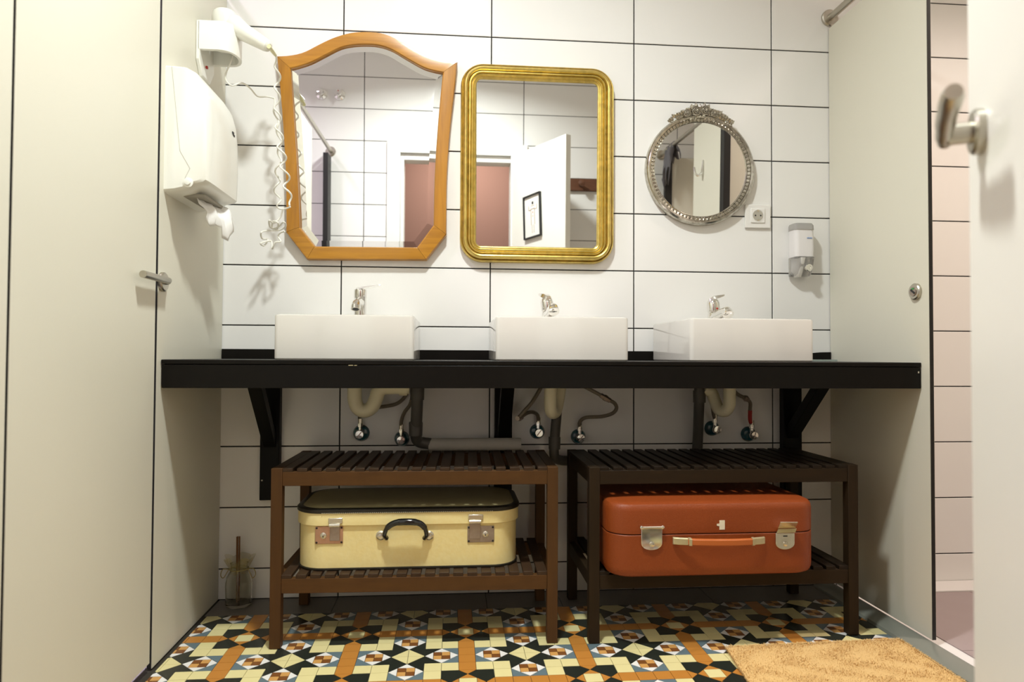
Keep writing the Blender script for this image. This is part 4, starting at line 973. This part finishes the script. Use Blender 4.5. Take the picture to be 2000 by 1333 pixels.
rack(-0.486, 0.304, -0.412, -0.052, -0.024, 'warm brown slatted rack under the left, holding the cream suitcase', (rackL_m, rackLz_m, rackLs_m))
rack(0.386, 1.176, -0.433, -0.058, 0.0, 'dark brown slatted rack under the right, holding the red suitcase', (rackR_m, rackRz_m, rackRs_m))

# ------------------------------------------------------------------ cream suitcase
zs = 0.2012; x0, x1, y0, y1 = -0.4305, 0.1925, -0.372, -0.075; R_ = 0.075; zl = zs+0.126; zt = zs+0.170
t = thing('suitcase', 'old cream suitcase with black trim and handle, on the left rack', 'suitcase', ((x0+x1)/2, (y0+y1)/2, zs), 'vintage suitcases')
rg = lambda i, z, rad=R_: [(x, y, z) for x, y in rr(x0+i, x1-i, y0+i, y1-i, rad-i, 9)]
build('body', MB().loft([rg(0.0, zs+0.004), rg(0.0, zl)]), case_m, t)
build('lid', MB().loft([rg(-0.003, zl-0.002), rg(-0.0065, zl), rg(-0.0065, zt-0.006), rg(-0.004, zt)]), case_m, t)
build('lid_top', MB().loft([rg(-0.004, zt-0.001), rg(0.012, zt+0.002), rg(0.06, zt+0.005, 0.085)]), shadedtop_m, t)
def edge_trim(z, h, i0, nm):
    rings = [rg(i0, z), rg(i0-0.0025, z+h*0.15), rg(i0-0.003, z+h*0.5), rg(i0-0.0025, z+h*0.85), rg(i0+0.001, z+h), rg(i0+0.014, z+h+0.001)]
    return build(nm, MB().loft(rings, True, False, False), trim_m, t)
edge_trim(zt-0.011, 0.012, -0.0065, 'lid_trim'); edge_trim(zs, 0.007, -0.0005, 'base_trim')
# stitching along the lid trim
mb = MB()
for k_ in range(90):
    xx = x0+R_+(x1-x0-2*R_)*k_/89; mb.box(xx-0.0012, xx+0.0012, y0-0.0105, y0-0.0085, zt-0.0095, zt-0.0085)
o = build('stitching', mb, tape_m, t, smooth=False); o['kind'] = 'stuff'
def fx(pxx, pyy, Y): return at_y(pxx, pyy, Y)
def latch(pl, pr, pt, pb, mt, lockpx, tongue, label):
    a = fx(pl, pt, y0); b = fx(pr, pb, y0)
    g_ = build('latch', MB().box(a.x, b.x, y0-0.003, y0, b.z, a.z), mt, t, bevel=0.001); g_['label'] = label
    for sx in (a.x+0.004, b.x-0.004):
        for sz in (b.z+0.004, a.z-0.004): build('rivet', MB().lathe([(0, 0), (0.003, 0), (0.002, 0.0015), (0, 0.0018)], (sx, y0-0.003, sz), 'y', 10), trim_m, g_)
    c = fx(lockpx[0], lockpx[1], y0)
    build('key_boss', MB().lathe([(0, 0), (0.009, 0), (0.0085, 0.003), (0.004, 0.0055), (0, 0.006)], (c.x, y0-0.003, c.z), 'y', 18), nickel_m, g_)
    build('keyhole', MB().box(c.x-0.0012, c.x+0.0012, y0-0.0095, y0-0.0085, c.z-0.004, c.z+0.001), dark_m, g_, smooth=False)
    l, r_, tp, bt = tongue
    a2 = fx(l, tp, y0); b2 = fx(r_, bt, y0)
    build('hasp', MB().box(a2.x, b2.x, y0-0.0065, y0-0.003, b2.z, a2.z-0.012), pewter_m, g_, bevel=0.001)
    build('hasp_hinge', MB().tube([(a2.x-0.001, y0-0.0105, a2.z-0.012), (b2.x+0.001, y0-0.0105, a2.z-0.012)], 0.0055, 12), nickel_m, g_)
    build('catch_plate', MB().box(a2.x-0.004, b2.x+0.008, y0-0.010, y0-0.006, a2.z-0.008, a2.z+0.008), nickel_m, g_, bevel=0.002)
latch(616, 670, 1029, 1062, copper_m, (632, 1046), (645, 664, 1017, 1056), 'copper coloured latch plate')
latch(913, 965, 1028, 1059, pewter_m, (948, 1043), (917, 938, 1010, 1052), 'dull nickel latch plate')
h = build('handle', MB().tube(smoothline(px([(755, 1052, y0-0.006), (751, 1045, y0-0.018), (757, 1031, y0-0.03), (772, 1022, y0-0.036), (795, 1020, y0-0.038), (817, 1022, y0-0.036), (829, 1031, y0-0.03), (833, 1045, y0-0.018), (829, 1052, y0-0.006)]), 6), [0.0065]*12+[0.0085]*8+[0.0095]*9+[0.0085]*8+[0.0065]*12, 14), black_gloss_m, t)
for pxx in (744, 838):
    c = fx(pxx, 1046, y0)
    build('handle_boss', MB().lathe([(0, 0), (0.0135, 0), (0.0135, 0.003), (0.009, 0.006), (0.008, 0.012), (0, 0.014)], (c.x, y0, c.z), 'y', 20), nickel_m, h)

# ------------------------------------------------------------------ red suitcase
zs = 0.2012; x0, x1, y0, y1 = 0.428, 1.018, -0.505, -0.135; R_ = 0.06; zl = zs+0.117; zt = zs+0.203
t = thing('suitcase', 'rust red suitcase with bright clasps, on the right rack', 'suitcase', ((x0+x1)/2, (y0+y1)/2, zs), 'vintage suitcases')
rg = lambda i, z, rad=R_: [(x, y, z) for x, y in rr(x0+i, x1-i, y0+i, y1-i, max(rad-i*0.4, 0.02), 9)]
build('body', MB().loft([rg(0.03, zs), rg(0.014, zs+0.0015), rg(0.005, zs+0.007), rg(0.001, zs+0.016), rg(0, zs+0.028), rg(0, zl-0.002), rg(0.0015, zl-0.0003)]), red_m, t)
build('seam', MB().loft([rg(0.003, zl-0.003), rg(0.003, zl+0.004)]), seam_m, t)
build('lid', MB().loft([rg(0.0015, zl+0.0022), rg(0, zl+0.004), rg(0, zt-0.022), rg(0.0015, zt-0.012), rg(0.006, zt-0.005), rg(0.015, zt-0.001), rg(0.03, zt), rg(0.10, zt+0.003)]), red_m, t)
def rp(pxx, pyy): return at_y(pxx, pyy, y0)
def shield(cx_, ztop, zbot, hw, yf, yb):
    pts = [(cx_-hw, ztop)] + [(cx_+hw*math.cos(PI+PI*j/12), zbot+hw*0.62+hw*0.62*math.sin(PI+PI*j/12)) for j in range(13)] + [(cx_+hw, ztop)]
    return MB().prism([(x, yb, z) for x, z in pts], (0, yf-yb, 0))
a = rp(1251.5, 1030); b = rp(1292.5, 1074); cx_ = (a.x+b.x)/2; hw = (b.x-a.x)/2
g_ = build('clasp', shield(cx_, a.z, b.z, hw, y0-0.006, y0), chrome_m, t, bevel=0.0015)
build('hinge_pin', MB().tube([(a.x-0.002, y0-0.008, a.z), (b.x+0.002, y0-0.008, a.z)], 0.0035, 10), nickel_m, g_)
for xx in (a.x, b.x): build('hinge_knuckle', MB().sphere((xx, y0-0.008, a.z), 0.0055, 10), nickel_m, g_)
build('key_boss', MB().lathe([(0, 0), (0.0075, 0), (0.006, 0.004), (0, 0.0055)], (cx_, y0-0.006, b.z+0.016), 'y', 16), nickel_m, g_)
a = rp(1514, 1042); b = rp(1551, 1073); cx_ = (a.x+b.x)/2; hw = (b.x-a.x)/2
g_ = build('clasp', shield(cx_, a.z, b.z, hw, y0-0.004, y0), nickel_m, t, bevel=0.001)
build('slot', MB().box(cx_-0.006, cx_+0.006, y0-0.0046, y0-0.0036, a.z-0.009, a.z-0.006), dark_m, g_, smooth=False)
build('key_boss', MB().lathe([(0, 0), (0.0075, 0), (0.006, 0.004), (0, 0.0055)], (cx_, y0-0.004, b.z+0.016), 'y', 16), nickel_m, g_)
q = [rp(1515, 1041), rp(1551, 1040), rp(1554, 1032), rp(1519, 1033)]
build('hinge_leaf', MB().prism([(v.x, y0-0.004, v.z) for v in q], (0, -0.002, 0)), brass_m, g_, smooth=False)
q = [at_y(1519, 1032, y0-0.004), at_y(1553, 1031, y0-0.004), at_y(1558, 1020, y0-0.03), at_y(1524, 1020, y0-0.03)]
build('open_flap', MB().prism(q, (0, -0.001, -0.0015)), nickel_m, g_, smooth=False)
# strap handle
L_ = rp(1313, 1056); Rr = rp(1492, 1055)
def strap(f0, f1, hh, th, yo=0.0):
    rings = []
    for i in range(15):
        f = f0+(f1-f0)*i/14; xx = L_.x+(Rr.x-L_.x)*f; bow = 0.030*math.sin(PI*f)**0.8; zc = L_.z+(Rr.z-L_.z)*f+0.003*math.sin(PI*f)
        rings.append([(xx, y0-0.002-bow-yo, zc-hh), (xx, y0-0.002-bow-yo, zc+hh), (xx, y0-0.002-bow-th-yo, zc+hh*0.8), (xx, y0-0.002-bow-th-yo, zc-hh*0.8)])
    return MB().loft(rings)
h = build('handle', strap(0.14, 0.86, 0.0095, 0.010), redstrap_m, t, bevel=0.002)
for f0, f1 in ((0.0, 0.145), (0.855, 1.0)): build('handle_end', strap(f0, f1, 0.0105, 0.006), brass_m, h, bevel=0.001)
for f0, f1 in ((0.145, 0.175), (0.825, 0.855)): build('handle_ferrule', strap(f0, f1, 0.0112, 0.0115, -0.0005), brass_m, h, bevel=0.001)
a = rp(1405, 1017); b = rp(1415.5, 1035); c = rp(1400, 1026)
mb = MB().prism([(x, y0, z) for x, z in ((a.x, b.z), (b.x, b.z), (b.x, a.z), (a.x, a.z), (a.x, c.z+0.0035), (c.x, c.z+0.003), (c.x, c.z-0.002), (a.x, c.z-0.0035))], (0, -0.0008, 0))
build('tape_scrap', mb, tape_m, t, smooth=False)

# ------------------------------------------------------------------ jar with sticks
jc = at_z(472, 1176, 0.001); jx, jy = jc.x, -0.055
t = thing('glass_jar', 'clear glass jar with brown sticks and a tulle ribbon on the floor at the left', 'jar', (jx, jy, 0.0005))
hz = at_y(470, 1103, jy).z
build('jar', MB().lathe([(0, 0.0), (0.034, 0.0), (0.040, 0.006), (0.0415, hz*0.55), (0.037, hz*0.72), (0.026, hz*0.86), (0.025, hz), (0.028, hz+0.004), (0.023, hz+0.003), (0.0225, hz*0.86), (0.034, hz*0.70), (0.0385, hz*0.5), (0.037, 0.010), (0.0, 0.008)], (jx, jy, 0.001), 'z', 36), glass_m, t)
mb = MB(); rings = []
for rad0, z_ in ((0.027, hz*0.80), (0.0265, hz*0.88), (0.029, hz*0.93), (0.037, hz*1.06), (0.043, hz*1.18)):
    rings.append([(jx+(rad0*(1+0.16*math.sin(7*2*PI*j/56)*(rad0/0.043)**3))*math.cos(2*PI*j/56), jy+min((rad0*(1+0.16*math.sin(7*2*PI*j/56)))*math.sin(2*PI*j/56), 0.045), z_+0.006*math.sin(5*2*PI*j/56)*(rad0/0.043)**4) for j in range(56)])
mb.loft(rings, True, False, False); build('tulle_ruffle', mb, tulle_m, t)
build('twine', MB().tube([(jx+0.029*math.cos(2*PI*j/32), jy+0.029*math.sin(2*PI*j/32), hz*0.90) for j in range(33)], 0.0016, 6), twine_m, t)
build('twine_loop', MB().tube(smoothline([(jx+0.028, jy-0.008, hz*0.9), (jx+0.048, jy-0.015, hz*0.93), (jx+0.056, jy-0.016, hz*0.80), (jx+0.047, jy-0.016, hz*0.70), (jx+0.038, jy-0.012, hz*0.80), (jx+0.030, jy-0.008, hz*0.9)], 6), 0.0014, 6), twine_m, t)
build('twine_loop', MB().tube(smoothline([(jx-0.028, jy-0.008, hz*0.9), (jx-0.046, jy-0.014, hz*0.92), (jx-0.052, jy-0.016, hz*0.78), (jx-0.043, jy-0.016, hz*0.72), (jx-0.030, jy-0.008, hz*0.9)], 6), 0.0014, 6), twine_m, t)
st = at_y(468, 1048, jy).z
for dx, dy, tx in ((-0.004, 0.0, -0.004), (0.004, 0.006, 0.003), (0.0, -0.006, -0.001)):
    build('stick', MB().tube([(jx-0.004+dx*0.6, jy+dy, 0.013), (jx-0.004+tx, jy+dy*0.5, st-0.004*abs(dx)*100)], 0.0025, 8), stick_m, t)

# ------------------------------------------------------------------ rug
ra, rb = at_z(1418, 1262, 0.008), at_z(1757, 1247, 0.008); rc = at_z(1465, 1333, 0.008)
rc = ra+(rc-ra)*2.6; rd = rb+Vector((-0.015, rc.y-ra.y, 0))
t = thing('bath_mat', 'tan bath mat with a shaggy edge on the floor at the right', 'mat', ((ra.x+rb.x)/2, (ra.y+rc.y)/2, 0.0005))
NX, NY = 44, 40; mb = MB(); grid = []
for i in range(NY+1):
    row = []
    for j in range(NX+1):
        u, v = j/NX, i/NY
        p = (ra.lerp(rb, u)).lerp(rc.lerp(rd, u), v); e = min(u, 1-u, v, 1-v)
        z = 0.009*min(1, e*14+0.25) + 0.0016*math.sin(23*u+5*math.sin(9*v)) * min(1, e*10) + 0.0009*math.sin(37*v+11*u)
        row.append(Vector((p.x+random.uniform(-1, 1)*0.0015, p.y+random.uniform(-1, 1)*0.0015, z+0.001)))
    grid.append(row)
mb.loft(grid, closed=False)
fl = [[Vector((p.x, p.y, 0.0006)) for p in r] for r in (grid[0], grid[-1])]
mb.loft([fl[0], grid[0]], closed=False); mb.loft([fl[1], grid[-1]], closed=False)
mb.loft([[Vector((r[0].x, r[0].y, 0.0006)) for r in grid], [r[0] for r in grid]], closed=False); mb.loft([[Vector((r[-1].x, r[-1].y, 0.0006)) for r in grid], [r[-1] for r in grid]], closed=False)
build('mat_base', mb, rug_m, t)
mb = MB(); rnd = random.Random(3)
def blade(p, d, L, w_):
    s_ = Vector((-d.y, d.x, 0)); s_ = s_.normalized()*w_ if s_.length > 1e-5 else Vector((w_, 0, 0))
    mb.add([p-s_, p+s_, p+d*L], [(0, 1, 2)])
for k_ in range(15000):
    u, v = rnd.random(), rnd.random()*0.62
    p = (ra.lerp(rb, u)).lerp(rc.lerp(rd, u), v); p.z = 0.008*min(1, min(u, 1-u, v)*14+0.3)+0.001
    d = Vector((rnd.uniform(-1, 1), rnd.uniform(-1, 1), rnd.uniform(0.5, 1.4))).normalized(); blade(p, d, rnd.uniform(0.004, 0.008), 0.0009)
for k_ in range(1500):
    f = rnd.random()
    for p, d0 in ((ra.lerp(rb, f), Vector((0, 1, 0.25))), (ra.lerp(rc, f), Vector((-1, 0, 0.25))), (rb.lerp(rd, f), Vector((1, 0, 0.25)))):
        p = p.copy(); p.z = rnd.uniform(0.0015, 0.006); d = (d0+Vector((rnd.uniform(-.6, .6), rnd.uniform(-.6, .6), rnd.uniform(-.1, .4)))).normalized(); blade(p, d, rnd.uniform(0.004, 0.009), 0.0008)
o = build('pile', mb, rug_m, t, smooth=False); o['kind'] = 'stuff'
